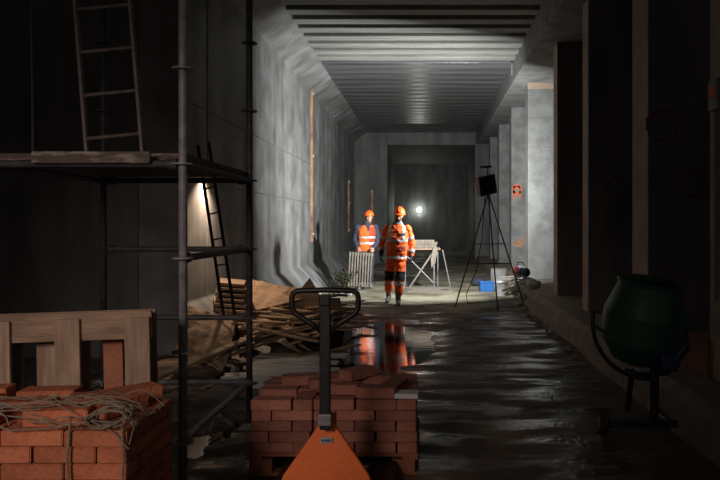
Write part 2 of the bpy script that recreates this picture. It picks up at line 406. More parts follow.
# ------------------------------------------------------------------ scaffold
sx0, sx1, sy0, sy1 = -2.48, -1.365, 3.9, 5.35
sc_t = thing('scaffold_tower', 'ringlock tube scaffold tower with plank deck in left foreground', 'scaffold', (0, 0, 0))
levels = [.35, .853, 1.376, 1.90, 2.43, 2.95, 3.48, 4.0]
for (x, y) in ((sx1, sy0), (sx1, sy1), (sx0, sy0), (sx0, sy1)):
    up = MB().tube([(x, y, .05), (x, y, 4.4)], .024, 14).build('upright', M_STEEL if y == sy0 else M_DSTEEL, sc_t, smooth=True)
    mb = MB(); mb.b2((x - .07, y - .07, 0.012), (x + .07, y + .07, .022)); mb.tube([(x, y, .02), (x, y, .2)], .017)
    mb.build('base_plate', M_STEEL, up)
    for z in levels:
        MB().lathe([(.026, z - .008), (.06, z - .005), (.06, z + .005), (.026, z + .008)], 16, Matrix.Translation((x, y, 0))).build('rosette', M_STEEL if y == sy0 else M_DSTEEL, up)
def ledger(a, b, r=.021):
    a, b = Vector(a), Vector(b); d = (b - a).normalized()
    l = MB().tube([a + d * .05, b - d * .05], r, 12)
    for q, s_ in ((a, 1), (b, -1)):
        l.tube([q + d * s_ * .03, q + d * s_ * .085], .031, 10)
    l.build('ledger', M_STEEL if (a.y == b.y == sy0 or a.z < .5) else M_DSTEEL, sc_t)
for z in (.36, 1.376, 1.9):
    ledger((sx1, sy0, z), (sx1, sy1, z))
    ledger((sx0, sy1, z), (sx1, sy1, z))
ledger((sx0, sy1, .853), (sx1, sy1, .853)); ledger((sx0, sy0, 1.9), (sx1, sy0, 1.9)); ledger((sx0, sy0, .36), (sx0, sy1, .36))
ledger((sx0, sy0, 1.9), (sx0, sy1, 1.9))
for k in range(4):
    x0 = sx0 + .02; 
    yy = sy0 + .05 + k * .345
    MB().b2((x0, yy, 1.925), (sx1 - .01, yy + .33, 1.965)).build('deck_plank', M_MORTAR, sc_t, bevel=.004)
m = MB().b2((sx0 + .3, sy0 - .055, 1.90), (sx0 + .95, sy0 - .03, 1.965)); m.build('splinter_board', M_MORTAR, sc_t, bevel=.004)

# ladder on the deck
def ladder(name, label, base, rot, w, n, pitch, r, m, l):
    t = thing(name, label, 'ladder', base, rot)
    for s_ in (-1, 1):
        MB().box((s_ * w / 2, 0, l / 2), (r * 1.6, r * 3.0, l)).build('rail', m, t, bevel=.003)
    for k in range(n):
        MB().tube([(-w / 2 + .005, 0, pitch * (k + .6)), (w / 2 - .005, 0, pitch * (k + .6))], r * .9, 8).build('rung', m, t)
    return t
M_LAD = mat('dull_aluminium_ladder', (.16, .13, .12), .6, (.27, .22, .20), 10, metal=.2)
ladder('ladder', 'grey ladder standing on the scaffold deck in the upper left', (-2.03, 4.55, 1.968), (math.radians(-2), math.radians(-5.5), 0), .36, 7, .285, .013, M_LAD, 2.2)
# dark ladder behind the scaffold, leaning on the wall
ladder('ladder', 'thin dark ladder leaning on left wall behind the scaffold', (-2.20, 8.0, .04), (math.radians(2), math.radians(-9.5), math.radians(-28)), .17, 8, .30, .012, M_BLACK, 2.5)
# hanging cable
o = MB().tube([(-2.77, 4.9, 5.5), (-2.765, 4.9, 4.2), (-2.775, 4.9, 3.0), (-2.765, 4.9, 2.0)], .008, 6).build('hanging_cable', M_ROPE)
tag(o, 'thin pale cable hanging beside the left wall behind the ladder', 'cable')

# ------------------------------------------------------------------ euro pallets
def pallet(name, label, loc, rot, mw, mh, blockm):
    t = thing(name, label, 'pallet', loc, rot)     # long axis local z (1.2), width x .8, thickness y .144; bottom boards at -y
    return t
# pallet standing on its end behind the left bricks
t = thing('wooden_pallet', 'weathered wooden pallet standing on end behind the left brick stack', 'pallet', (-1.745, 3.42, 0.02), (math.radians(-1.5), math.radians(-2.0), 0))
for x in (-.345, 0, .345):
    MB().b2((x - .062, 0, 0), (x + .062, .022, 1.075)).build('skid_board', M_WOOD, t, bevel=.004)
for z in (.07, .55, 1.035):
    MB().b2((-.40, .10, z - .07), (.40, .122, z + .07)).build('cross_board', M_WOODH, t, bevel=.004)
    for x in (-.335, 0, .335):
        MB().b2((x - .06, .046 if z > 1 else .0225, z - .055), (x + .06, .10, z + .055)).build('block', M_WOOD, t, bevel=.004)
MB().b2((-.41, .0235, .965), (.41, .045, 1.105)).build('end_board', M_WOODH, t, bevel=.004)
for x, m in ((-.34, M_WOOD), (-.17, M_WOOD), (0, M_WOOD), (.17, M_REDWOOD), (.34, M_WOOD)):
    MB().b2((x - .05, .122, 0), (x + .05, .144, 1.10)).build('deck_board', m, t, bevel=.004)

def flat_pallet(label, x0, y0, wx, dy, z0):
    t = thing('wooden_pallet', label, 'pallet', (x0, y0, z0))
    for yy in (0.0, dy / 2 - .05, dy - .1):
        MB().b2((0, yy, 0), (wx, yy + .1, .02)).build('skid_board', M_REDWOOD, t, bevel=.003)
        for xx in (0.02, wx / 2 - .06, wx - .16):
            MB().b2((xx, yy, .02), (xx + .14, yy + .1, .10)).build('block', M_REDWOOD, t, bevel=.003)
    for xx in (0, wx / 2 - .05, wx - .1):
        MB().b2((xx, 0, .10), (xx + .1, dy, .118)).build('cross_board', M_REDWOOD, t, bevel=.003)
    n = 6
    for k in range(n):
        yy = k * (dy - .1) / (n - 1)
        MB().b2((0, yy, .118), (wx, yy + .1, .138)).build('deck_board', M_REDWOOD, t, bevel=.003)
    return t

# ------------------------------------------------------------------ bricks
brick_me = {}
def brick_mesh(m):
    if m.name not in brick_me:
        me = MB().box((0, 0, .0315), (.247, .117, .063)).mesh('brick'); me.materials.append(m)
        bm = bmesh.new(); bm.from_mesh(me)
        bmesh.ops.bevel(bm, geom=bm.edges[:], offset=.004, segments=2, affect='EDGES')
        bm.to_mesh(me); bm.free(); brick_me[m.name] = me
    return brick_me[m.name]
NB = 0
ORD = ['bottom', 'second', 'third', 'fourth', 'fifth', 'sixth', 'seventh', 'eighth', 'ninth', 'tenth', 'eleventh']
def brick(x, y, z, rz, m, label, group, rx=0, ry=0):
    global NB
    o = bpy.data.objects.new('brick', brick_mesh(m)); COL.objects.link(o)
    o.location = (x, y, z); o.rotation_euler = (rx, ry, rz); tag(o, label, 'brick', group); NB += 1
    return o
CH = .066
def course(x0, x1, y0, depth, z, k, m, label, group, right_side, left_side=False):
    """one course of the shell of a stack; front bricks alternate stretchers/headers"""
    R = random.Random(k * 31 + int(x0 * 10))
    x = x1; i = 0
    pat = [1, 1, .5, 1, 1, .5] if k % 2 else [.5, 1, 1, .5, 1, 1]
    first = True
    while x > x0 + .06:
        p = pat[i % len(pat)]; wd = .25 if p == 1 else .12
        if x - wd < x0 - .02: wd = .12; p = .5
        if x - wd < x0 - .02: break
        jx, jy, ja = R.uniform(-.003, .003), R.uniform(-.010, .008), R.uniform(-.02, .02)
        if p == 1:
            brick(x - wd / 2 + jx, y0 + .06 + jy, z, ja, m, label, group)
        else:
            brick(x - wd / 2 + jx, y0 + .125 + jy, z, PI / 2 + ja, m, label, group)
        x -= wd + R.uniform(.003, .012); i += 1
    # right flank
    yy = y0 + (.255 if pat[0] == .5 else .13)
    while yy < y0 + depth - .1:
        long_ = (k + int(yy * 7)) % 2 == 0 and yy + .25 < y0 + depth + .05
        d = .25 if long_ else .12
        if long_: brick(x1 - .06 + R.uniform(-.008, .006), yy + d / 2, z, PI / 2 + R.uniform(-.02, .02), m, label, group)
        else: brick(x1 - .125 + R.uniform(-.008, .006), yy + d / 2, z, R.uniform(-.03, .03), m, label, group)
        yy += d + .005
# middle stack
flat_pallet('reddish pallet under the middle brick stack behind the pallet truck', -1.12, 4.30, 1.06, .80, .018)
gM = 'bricks of the middle stack'
z = .157
for k in range(5):
    pos = ['bottom course', 'second course from the bottom', 'middle course', 'fourth course from the bottom', 'top full course'][k]
    course(-1.11, -.07, 4.30, .78, z + .001, k, M_BRICK2, 'red brick laid in the %s of middle stack' % pos, gM + ', ' + pos, True)
    z += CH
ztop = z
# top layer bricks inside
R = random.Random(3)
for i in range(3):
    for j in range(4):
        xx = -.98 + j * .255; yy = 4.63 + i * .135
        if xx > -.3: continue
        for q in range(1, 5): brick(xx, yy, ztop - CH * (q + 1) + .001, 0, M_BRICK2, 'red brick hidden in the core of middle stack', gM + ', core')
        brick(xx, yy, ztop - CH + .001, R.uniform(-.03, .03), M_BRICK2, 'red brick laid inside the top full course of middle stack', gM + ', top surface')
# supports (inner columns) so the loose ones rest on something
for (xx, yy, zz, a, tilt) in ((-.66, 4.62, 0, .25, 0), (-.56, 4.47, 0, -.1, 0), (-.38, 4.70, 0, .4, 0), (-.22, 4.52, 0, 1.3, 0), (-.60, 4.78, 0, .0, 0), (-.86, 4.72, 0, .2, 0), (-.46, 4.62, 1, .9, 0), (-.32, 4.38, 0, -.15, 0)):
    brick(xx, yy, ztop + .002 + zz * .066, a, M_BRICK2, 'loose red brick tossed askew on top of the middle stack', 'loose bricks on the middle stack', 0, tilt)
o = MB().box((0, 0, .015), (.20, .12, .03)).build('grey_slab', M_GREYB, None, bevel=.004, loc=(-.155, 4.365, ztop + .003), rot=(0, 0, -.1)); 
# grey paving stone on right corner of middle stack
tag(o, 'small pale grey slab on the right corner of middle brick stack', 'slab')
# left stack
flat_pallet('reddish pallet under the left brick stack', -2.38, 2.76, 1.19, .60, .018)
gL = 'bricks of the left stack'
z = .157
for k in range(9):
    nm = ['bottom', 'second', 'third', 'fourth', 'fifth', 'sixth', 'seventh', 'eighth', 'ninth'][k]
    course(-2.35, -1.185, 2.76, .58, z + .001, k + 3, M_BRICK, 'orange-red brick in the %s course from the ground, left stack' % nm, gL + ', %s course' % nm, True)
    z += CH
zl = z
R = random.Random(9)
for i in range(4):
    for j in range(4):
        xx = -2.2 + j * .26; yy = 2.96 + i * .125
        if yy > 3.3: continue
        if xx > -1.4: continue
        for q in range(1, 9): brick(xx, yy, zl - CH * (q + 1) + .001, 0, M_BRICK, 'orange-red brick hidden in the core of left stack', gL + ', core')
        brick(xx, yy, zl - CH + .001, R.uniform(-.03, .03), M_BRICK, 'orange-red brick inside the uppermost full course of left stack', gL + ', top surface')
for (xx, yy, a) in ((-2.12, 2.83, .04), (-1.86, 2.825, -.03), (-1.50, 2.86, .12), (-1.72, 2.99, .2), (-1.34, 3.02, 1.2), (-1.45, 3.09, .3), (-2.0, 3.06, -.1), (-1.72, 3.19, .1), (-1.36, 3.21, .8), (-2.05,3.22,.15)):
    brick(xx, yy, zl + .002, a, M_BRICK, 'orange-red brick in the loose uneven top layer of left stack', gL + ', loose layer')

# torn netting on the left stack
mb = MB(); R = random.Random(21)
for i in range(26):
    x = R.uniform(-2.3, -1.25); y = 2.76 + R.random() * .22; pts = []
    ang = R.uniform(-.5, .35)
    zz = zl + .075
    for k in range(9):
        x += .075 * math.cos(ang); y += .03 * math.sin(ang); ang += R.uniform(-.45, .45)
        x = min(x, -1.17); y = max(y, 2.735)
        drop = max(0, 2.80 - y) * 1.0 + max(0, x + 1.25) * .9
        pts.append((x, y, zz + R.uniform(-.006, .022) - drop))
    mb.tube(pts, .0028, 5)
for i in range(7):      # knot at the corner
    cx, cy, cz = -1.26, 2.80, zl + .05
    pts = [(cx + .07 * math.cos(a * .9 + i) * (1 + .2 * i * .3), cy + .05 * math.sin(a * .7 + i * 2) - .03, cz + .035 * math.sin(a + i)) for a in [q * .8 for q in range(8)]]
    mb.tube(pts, .0035, 5)
mb.tube([(-1.40, 2.742, zl + .06), (-1.41, 2.737, zl - .1), (-1.395, 2.737, .3)], .005, 6)
mb.tube([(-1.20, 2.745, zl + .02), (-1.19, 2.735, zl - .1), (-1.20, 2.735, .35)], .005, 6)
tag(mb.build('torn_netting', M_NET), 'tangled straw-coloured netting and strapping draped over left brick stack', 'netting', kind='stuff')
m = MB().tube([(-1.0 - .5, 2.99, zl + .085), (-1.42, 3.02, zl + .10), (-1.9, 3.0, zl + .088)], .012, 8)

# ------------------------------------------------------------------ pallet truck
PX, PY = -.532, 3.62
pt = thing('pallet_truck', 'orange hand pallet truck with black handle before the middle bricks', 'pallet truck', (PX, PY, 0.012))
# shield: triangular plate sloping back to the top
def plate(poly, th, lean=.0):
    n = len(poly); vs = []
    for s_ in (0, th):
        for (x, z) in poly: vs.append((x, s_ + lean * z, z))
    fs = [tuple(range(n)), tuple(range(2 * n - 1, n - 1, -1))] + [(i, (i + 1) % n, (i + 1) % n + n, i + n) for i in range(n)]
    return MB().add(vs, fs)
sh = plate([(-.27, .07), (.27, .07), (.26, .13), (.225, .24), (.04, .50), (.025, .525), (-.025, .525), (-.04, .50), (-.225, .24), (-.26, .13)], .03, .12).build('shield', M_ORANGE, pt, bevel=.008)
MB().b2((-.032, .036, .408), (.032, .050, .436)).build('label_plate', M_WHITE, sh)
m = MB()
for i in range(5):
    m.b2((-.026 + i * .011, .034, .415), (-.019 + i * .011, .0365, .429))
m.build('label_print', M_DBLUE, sh)
for s_ in (-1, 1):
    MB().b2((s_ * .26 - .08, .04, .075), (s_ * .26 + .08, 1.1, .10)).build('fork', M_BLACK, pt, bevel=.006)  # forks coloured black to paint in the shaded gap under the pallet
    MB().lathe([(.035, -.03), (.04, -.025), (.04, .025), (.035, .03)], 16, Matrix.Translation((s_ * .26, .95, .04)) @ Matrix.Rotation(PI / 2, 4, 'Y')).build('load_wheel', M_RUBBER, pt)
MB().lathe([(.05, 0), (.05, .30), (.038, .31), (.038, .44)], 16, Matrix.Translation((0, .16, .10))).build('pump_body', M_ORANGE, pt, smooth=False)
for s_ in (-1, 1):
    MB().lathe([(.08, -.025), (.09, -.018), (.09, .018), (.08, .025)], 24, Matrix.Translation((s_ * .07, -.05, .09)) @ Matrix.Rotation(PI / 2, 4, 'Y')).build('steer_wheel', M_RUBBER, pt)
MB().tube([(-.07, -.05, .09), (.07, -.05, .09)], .015, 8).build('axle', M_STEEL, pt)
# handle leans toward the camera
hz0, hz1 = .50, 1.21
m = MB(); m.box((0, .0, (.50 + 1.18) / 2), (.056, .03, .70)); sh_ = m.build('handle_shaft', M_BLACK, pt, bevel=.006)
MB().b2((-.035, -.03, .515), (.035, .045, .575)).build('shaft_socket', M_STEEL, pt, bevel=.006)
lp = [(-.02, 0, 1.00), (-.075, 0, 1.04), (-.155, 0, 1.09), (-.17, 0, 1.115), (-.172, 0, 1.17), (-.165, 0, 1.195), (-.14, 0, 1.208), (0, 0, 1.212), (.14, 0, 1.208), (.165, 0, 1.195), (.172, 0, 1.17), (.17, 0, 1.115), (.155, 0, 1.09), (.075, 0, 1.04), (.02, 0, 1.00)]
MB().tube(lp, .0145, 12).build('handle_loop', M_BLACK, pt, smooth=True)
MB().box((0, -.018, 1.16), (.06, .02, .06)).build('release_lever_housing', M_BLACK, pt, bevel=.008)
MB().tube([(.02, -.02, 1.18), (.08, -.03, 1.19), (.12, -.03, 1.185)], .007, 8).build('release_lever', M_BLACK, pt)

# ------------------------------------------------------------------ debris heap
DB = []
R = random.Random(77)
def board(x, y, z, L_, w, t, rz, rx, ry, m, label, group, name='plank', jag=True):
    # a plank with a ragged end
    hw = w / 2
    poly = [(-L_ / 2, -hw), (L_ / 2 - R.random() * .08 * jag, -hw), (L_ / 2 - R.random() * .1 * jag, -hw * .3), (L_ / 2, hw * .3), (L_ / 2 - R.random() * .08 * jag, hw), (-L_ / 2, hw), (-L_ / 2 + R.random() * .06 * jag, 0)]
    o = MB().prism(poly, -t / 2, t / 2, 'z').build(name, m, None, bevel=.003, loc=(x, y, z), rot=(rx, ry, rz))
    tag(o, label, 'board', group); return o
# core: sloping rubble mound
def mound(name, cx, cy, rx, ry, h, m, seed, label, n=34):
    vs = []; fs = []
    for j in range(n + 1):
        for i in range(n + 1):
            u, v = -1 + 2 * i / n, -1 + 2 * j / n
            q = max(0, 1 - (u * u + v * v))
            p = Vector((cx + u * rx, cy + v * ry, 0))
            hh = h * q ** .8 * (.75 + .6 * noise.fractal(Vector((p.x * 2.2, p.y * 2.2, seed)), 1, 2, 4)) - (.04 if q <= 0 else 0)
            vs.append((p.x, p.y, hh))
    for j in range(n):
        for i in range(n): fs.append((j * (n + 1) + i, j * (n + 1) + i + 1, (j + 1) * (n + 1) + i + 1, (j + 1) * (n + 1) + i))
    o = MB().add(vs, fs).build(name, m, smooth=False); tag(o, label, 'rubble', kind='stuff'); return o
M_EARTH = mat('dark_wet_debris', (.04, .032, .024), .6, (.12, .09, .06), 6, .8, 14)
mound('debris_mound', -2.0, 9.7, .95, 1.6, .42, M_EARTH, 1.5, 'dark heap of rubbish and earth against the left wall')
gD = 'splintered boards strewn over debris heap'
for k in range(64):
    y = R.uniform(8.0, 10.9); x = R.uniform(-2.2, -1.2)
    q = max(0, 1 - ((x + 2.0) / .95) ** 2 - ((y - 9.2) / 1.9) ** 2)
    z = .06 + .40 * q ** .8 + R.uniform(0, .07)
    board(x, y, z, R.uniform(.35, 1.2), R.uniform(.05, .16), .02, R.uniform(-.9, .9), R.uniform(-.2, .2), R.uniform(-.22, .22), M_PLANK,
          'splintered board lying loose in the jumbled heap beside left wall', gD)
# big tan sheets
def sheet(name, cx, cy, cz, pts, rot, m, label, th=.010, crump=.05, seed=1.0):
    n = 22; vs = []; fs = []
    x0, x1 = min(p[0] for p in pts), max(p[0] for p in pts)
    P = sorted(pts); 
    def ins(x, top):
        c = [];
        for a in range(len(pts)):
            p, q = pts[a], pts[(a + 1) % len(pts)]
            if (p[0] - x) * (q[0] - x) <= 0 and p[0] != q[0]: c.append(p[1] + (q[1] - p[1]) * (x - p[0]) / (q[0] - p[0]))
        return max(c) if top else min(c)
    for i in range(n + 1):
        x = x0 + (x1 - x0) * (.001 + .998 * i / n); lo, hi = ins(x, 0), ins(x, 1)
        lo += .04 * noise.noise(Vector((x * 9, seed, 0))); hi += .04 * noise.noise(Vector((x * 9, seed, 5)))
        for j in range(n + 1):
            yy = lo + (hi - lo) * j / n
            z = crump * (abs(noise.noise(Vector((x * 3.1, yy * 3.1, seed)))) * 2 + .7 * abs(noise.noise(Vector((x * 8, yy * 7, seed + 4)))))
            vs.append((x, yy, z))
    for i in range(n):
        for j in range(n): a = i * (n + 1) + j; fs.append((a, a + 1, a + n + 2, a + n + 1))
    o = MB().add(vs, fs).build(name, m, None, loc=(cx, cy, cz), rot=rot)
    md = o.modifiers.new('thick', 'SOLIDIFY'); md.thickness = th
    tag(o, label, 'sheet'); return o
sheet('cardboard_sheet', -2.20, 9.1, .50, [(-.45, -.35), (.40, -.42), (.62, .0), (.35, .42), (-.35, .40), (-.5, .1)], (math.radians(38), math.radians(10), -.35), M_CARD, 'large creased tan cardboard sheet on top of the debris heap')
sheet('cardboard_sheet', -2.1, 8.75, .30, [(-.35, -.2), (.35, -.28), (.42, .12), (.1, .25), (-.3, .2)], (math.radians(30), math.radians(-16), .5), M_CARD, 'smaller tan cardboard flap low on the heap, left of the box')
sheet('plywood_sheet', -2.35, 7.5, .34, [(-.30, -.5), (.22, -.5), (.25, .5), (-.3, .45)], (math.radians(25), math.radians(22), .35), M_CARD, 'tan board leaning at the heap edge behind the scaffold ladder')
# crumpled box with pointed flap
cb = thing('cardboard_box', 'crushed cardboard box with a pointed flap on the heap', 'box', (-1.62, 9.15, .34), (.1, .05, .35))
def flap(p, name):
    n = len(p); vs = [Vector(q) for q in p]
    nn = (vs[1] - vs[0]).cross(vs[2] - vs[0]).normalized() * .008
    V = vs + [v + nn for v in vs]
    MB().add(V, [tuple(range(n)), tuple(range(2 * n - 1, n - 1, -1))] + [(i, (i + 1) % n, (i + 1) % n + n, i + n) for i in range(n)]).build(name, M_CARD, cb)
flap([(-.2, -.1, 0), (.25, -.15, -.02), (.2, -.05, .28), (-.12, 0, .33)], 'front_panel')
flap([(.25, -.15, -.02), (.55, .15, .0), (.5, .2, .24), (.2, -.05, .28)], 'side_panel')
flap([(-.12, 0, .33), (.2, -.05, .28), (.06, .1, .52)], 'flap')
flap([(-.2, -.1, 0), (-.12, 0, .33), (-.3, .25, .3), (-.35, .25, .02)], 'side_panel')
for k in range(9):  # pale strips added to imitate the lit wall's reflection in the puddle
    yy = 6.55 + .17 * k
    board(-1.45 + R.uniform(-.12, .12), yy, .035 + .006 * k, R.uniform(.8, 1.15), .15, .028, R.uniform(-.07, .07), R.uniform(-.04, .06), R.uniform(-.02, .02), M_REFL,
          'pale strip standing in for a reflection in water between heap and middle bricks', 'pale reflection strips behind the middle brick stack', 'reflection_strip')
# long planks sticking out to the right
for (a, b, w_, lab) in (((-1.9, 8.2, .32), (-.85, 8.9, .27), .16, 'long plank with pointed end jutting right from the heap'),
                    ((-2.35, 7.2, .12), (-1.35, 8.5, .36), .12, 'long plank rising from the puddle up onto the heap'),
                    ((-2.1, 7.9, .42), (-1.2, 8.0, .22), .10, 'narrow plank lying across the front of the heap'),
                    ((-2.5, 6.3, .16), (-1.9, 8.0, .33), .09, 'narrow lath slanting up to the heap behind the scaffold'),
                    ((-2.1, 10.6, .35), (-1.0, 10.9, .16), .22, 'broad pale plank lying on the heap near the worker')):
    a, b = Vector(a), Vector(b); d = b - a; mid = (a + b) / 2
    ang = math.atan2(d.y, d.x); el = -math.atan2(d.z, math.hypot(d.x, d.y))
    o = board(mid.x, mid.y, mid.z, d.length, w_, .03, 0, 0, 0, M_PLANK, lab, None)
    o.rotation_euler = (R.uniform(-.1, .1), el, ang)
# black tub in the shadow below the planks
tb = thing('rubber_tub', 'black mortar tub half hidden under planks behind handle loop', 'tub', (-1.30, 8.7, .02))
MB().lathe([(.20, 0), (.235, .05), (.27, .24), (.285, .25), (.285, .265), (.255, .26), (.22, .05), (.0, .04)], 24, cap=False).build('tub_body', M_RUBBER, tb, smooth=True)
# stacked boards against left wall behind scaffold
for k in range(7):
    o = MB().box((0, 0, .02), (.34 + .03 * (k % 3), 1.0 - .04 * k, .035)).build('stacked_board', M_WOODH, None, bevel=.003, loc=(-2.56 + .02 * (k % 2), 9.0 + .02 * k, .42 + k * .062), rot=(0, math.radians(6), .22 + .05 * (k % 3)))
    tag(o, 'brown board in the low stack beside left wall, %s from the ground' % ['lowest', 'second', 'third', 'fourth', 'fifth', 'sixth', 'topmost'][k], 'board', 'stacked boards beside the left wall')
# debris in the foreground between scaffold and bricks
mound('rubble_mound', -1.9, 6.0, .6, .9, .10, M_EARTH, 4.5, 'low mound of wet straw and rubble behind scaffold base')
for k in range(26):
    x, y = R.uniform(-2.2, -1.3), R.uniform(4.6, 6.9)
    board(x, y, .06 + R.random() * .05, R.uniform(.12, .45), R.uniform(.02, .07), .012, R.uniform(-1.5, 1.5), R.uniform(-.15, .15), R.uniform(-.15, .15), M_PLANK,
          'wood splinter scattered on wet ground between scaffold and bricks', 'splinters on the wet ground', 'wood_splinter')
# rubble near left wall beyond heap
for k in range(16):
    x, y = R.uniform(-2.45, -1.7), R.uniform(11.2, 15.6)
    s_ = R.uniform(.06, .16)
    me = MB().ell((0, 0, 0), (s_, s_ * .8, s_ * .55), nu=7, nv=5).build('rubble_stone', M_RUBBLE, None, loc=(x, y, floor_h(x, y) + s_ * .4), rot=(R.random(), R.random(), R.random() * 3))
    tag(me, 'broken stone lying along the foot of lit left wall', 'stone', 'stones along the left wall')
for k in range(5):
    board(R.uniform(-2.3, -1.5), R.uniform(11.5, 13.8), .07 + .02 * k, R.uniform(.5, 1.0), .14, .03, R.uniform(-.5, .5), 0, 0, M_PLANK, 'short pale plank on the floor between heap and worker', 'planks between heap and worker')
# dark brush bundle behind worker in vest
mb = MB(); rr = random.Random(5)
for k in range(60):
    a = rr.uniform(0, 2 * PI); l = rr.uniform(.2, .5)
    mb.tube([(0, 0, 0), (l * .4 * math.cos(a), l * .4 * math.sin(a), l * .7), (l * .75 * math.cos(a), l * .6 * math.sin(a), l * rr.uniform(.7, 1.1))], .009, 5)
    p = Vector((l * .7 * math.cos(a), l * .55 * math.sin(a), l * .9))
    mb.ell(p, (.035, .035, .02), nu=6, nv=4)
tag(mb.build('brush_pile', M_LEAF, None, loc=(-1.93, 16.2, .06)), 'dark tangled brush heap on floor left of the vested worker', 'brush', kind='stuff')

# ------------------------------------------------------------------ tripod work light
TX, TY, TZ = 1.10, 13.0, 2.20
tr = thing('tripod_work_light', 'black floodlight on tall tripod seen from behind', 'work light', (TX, TY, 0.03))
apex = Vector((0.02, 0, 2.12))
feet = [Vector((-.60, -.02, 0)), Vector((.70, .06, 0)), Vector((.16, -.05 + .45, 0))]
feet[2] = Vector((.16, -.35, 0))
for f in feet:
    l = MB().tube([apex, f], .013, 8).build('leg', M_BLACK, tr); MB().ell(f + Vector((0, 0, .015)), (.03, .03, .02), nu=10, nv=6).build('rubber_foot', M_RUBBER, l)
def at_leg(i, z): return feet[i].lerp(apex, z / apex.z)
for zz, (i, j) in ((.82, (0, 1)), (1.18, (0, 1)), (.82, (0, 2)), (.82, (1, 2))):
    MB().tube([at_leg(i, zz), at_leg(j, zz)], .008, 6).build('brace', M_BLACK, tr)
MB().tube([(0.02, 0, 2.05), (0.0, 0, 2.60)], .012, 8).build('mast', M_BLACK, tr)
aim = Vector((-.50, .86, .12)).normalized()
rz = math.atan2(aim.y, aim.x) - PI / 2
hd = MB(); hd.box((0, 0, 0), (.38, .12, .36)); 
for k in range(6): hd.box((-.13 + k * .052, -.075, 0), (.012, .04, .28))
head = hd.build('lamp_housing', M_BLACK, tr, bevel=.01, loc=(-.02, 0.0, 2.27), rot=(.06, -.22, rz))
M_GLOW = mat('lit_lamp_glass', (1, 1, 1), .3, emit=((1, .97, .9), 25))
MB().box((0, .068, 0), (.27, .01, .25)).build('lamp_glass', M_GLOW, head)
m = MB().tube([(-.14, 0, 2.60), (.08, 0, 2.62)], .024, 8); m.build('top_bar', M_BLACK, tr)
m = MB().tube([(.05, -.06, 2.1), (.16, -.08, 2.22), (.12, -.04, 2.42)], .012, 8); m.build('yoke', M_BLACK, tr)
cab = [(1.06, 13.0, 2.1), (1.0, 13.02, 1.3), (.9, 13.1, .7), (.72, 13.2, .25), (.75, 13.3, .07), (1.1, 13.6, .06), (1.6, 13.9, .06), (1.75, 14.3, .07)]
tag(MB().tube(cab, .008, 6).build('power_cable', M_RUBBER), 'black power cable hanging from tripod lamp to the floor', 'cable')
def area(name, loc, d, size, power, col, spread=PI):
    l = bpy.data.lights.new(name, 'AREA'); l.size = size; l.energy = power; l.color = col; l.spread = spread
    o = bpy.data.objects.new(name, l); COL.objects.link(o); o.location = loc
    o.rotation_euler = Vector(d).to_track_quat('-Z', 'Y').to_euler(); return o
lp_ = Vector((TX - .02, TY, .03 + 2.27)) + aim * .10
area('flood_light', lp_, aim, .22, 430, (.98, .985, .97), math.radians(164))
area('foreground_fill_light', (-2.2, -1.6, 2.8), (.08, 1, -.42), 1.2, 10, (1, .80, .70), math.radians(50))  # added fill lamp behind the camera to brighten the foreground bricks

# ------------------------------------------------------------------ things round the tripod
bl = thing('blue_crate', 'bright blue plastic crate on the ground behind tripod', 'crate', (1.33, 15.9, .05), (0, 0, .1))
mb = MB().b2((-.16, -.1, 0), (.16, .1, .22)); mb.build('crate_body', M_BLUE, bl, bevel=.02)
mb = MB().b2((-.17, -.11, .2), (.17, .11, .235)); mb.build('crate_rim', M_BLUE, bl, bevel=.01)
# dark bag behind
o = MB().ell((0, 0, .1), (.2, .14, .12), nu=12, nv=8).build('dark_bag', M_NAVY, None, loc=(1.25, 17.2, .05), smooth=True); tag(o, 'dark bag on the floor behind the blue crate', 'bag')
# generator / machine on legs
gx = 1.83
g = thing('generator', 'small red, white and dark machine on a stand beside pillars', 'machine', (1.90, 14.45, .05))
g.scale = (.8, .8, .9)
MB().box((0, 0, .62), (.30, .26, .24)).build('body', M_WHITE, g, bevel=.03)
MB().lathe([(.05, 0), (.09, .02), (.09, .10), (.05, .12)], 20, Matrix.Translation((-.13, -.13, .66)) @ Matrix.Rotation(PI / 2, 4, 'X')).build('red_drum', M_RED, g)
MB().lathe([(.04, 0), (.10, .02), (.10, .06), (.04, .08)], 20, Matrix.Translation((.14, -.13, .60)) @ Matrix.Rotation(PI / 2, 4, 'X')).build('black_wheel', M_RUBBER, g)
MB().box((.02, -.15, .60), (.09, .04, .22)).build('control_panel', M_DBLUE, g, bevel=.01)
MB().tube([(-.08, 0, .74), (-.06, 0, .82), (.08, 0, .82), (.10, 0, .74)], .014, 8).build('handle', M_BLACK, g)
for sx_, sy_ in ((-1, -1), (1, -1), (-1, 1), (1, 1)):
    MB().tube([(sx_ * .12, sy_ * .1, .5), (sx_ * .17, sy_ * .13, 0)], .014, 8).build('leg', M_STEEL, g)
bk = thing('bucket', 'white plastic bucket left of the small machine', 'bucket', (1.56, 14.9, .05))
MB().lathe([(.11, 0), (.14, .28), (.15, .29), (.15, .31), (.13, .31), (.105, .02), (0, .02)], 20, cap=False).build('bucket_body', M_WHITE, bk, smooth=True)
MB().tube([(-.14, 0, .28), (-.1, -.1, .2), (.1, -.1, .2), (.14, 0, .28)], .005, 6).build('bail', M_STEEL, bk)
bk2 = thing('metal_drum', 'grey metal drum standing beyond the white bucket', 'drum', (1.72, 17.0, .06))
MB().lathe([(.0, 0), (.2, 0), (.205, .02), (.2, .2), (.205, .22), (.2, .24), (.2, .42), (.205, .44), (.0, .44)], 20, cap=False).build('drum_body', M_CONC, bk2, smooth=False)
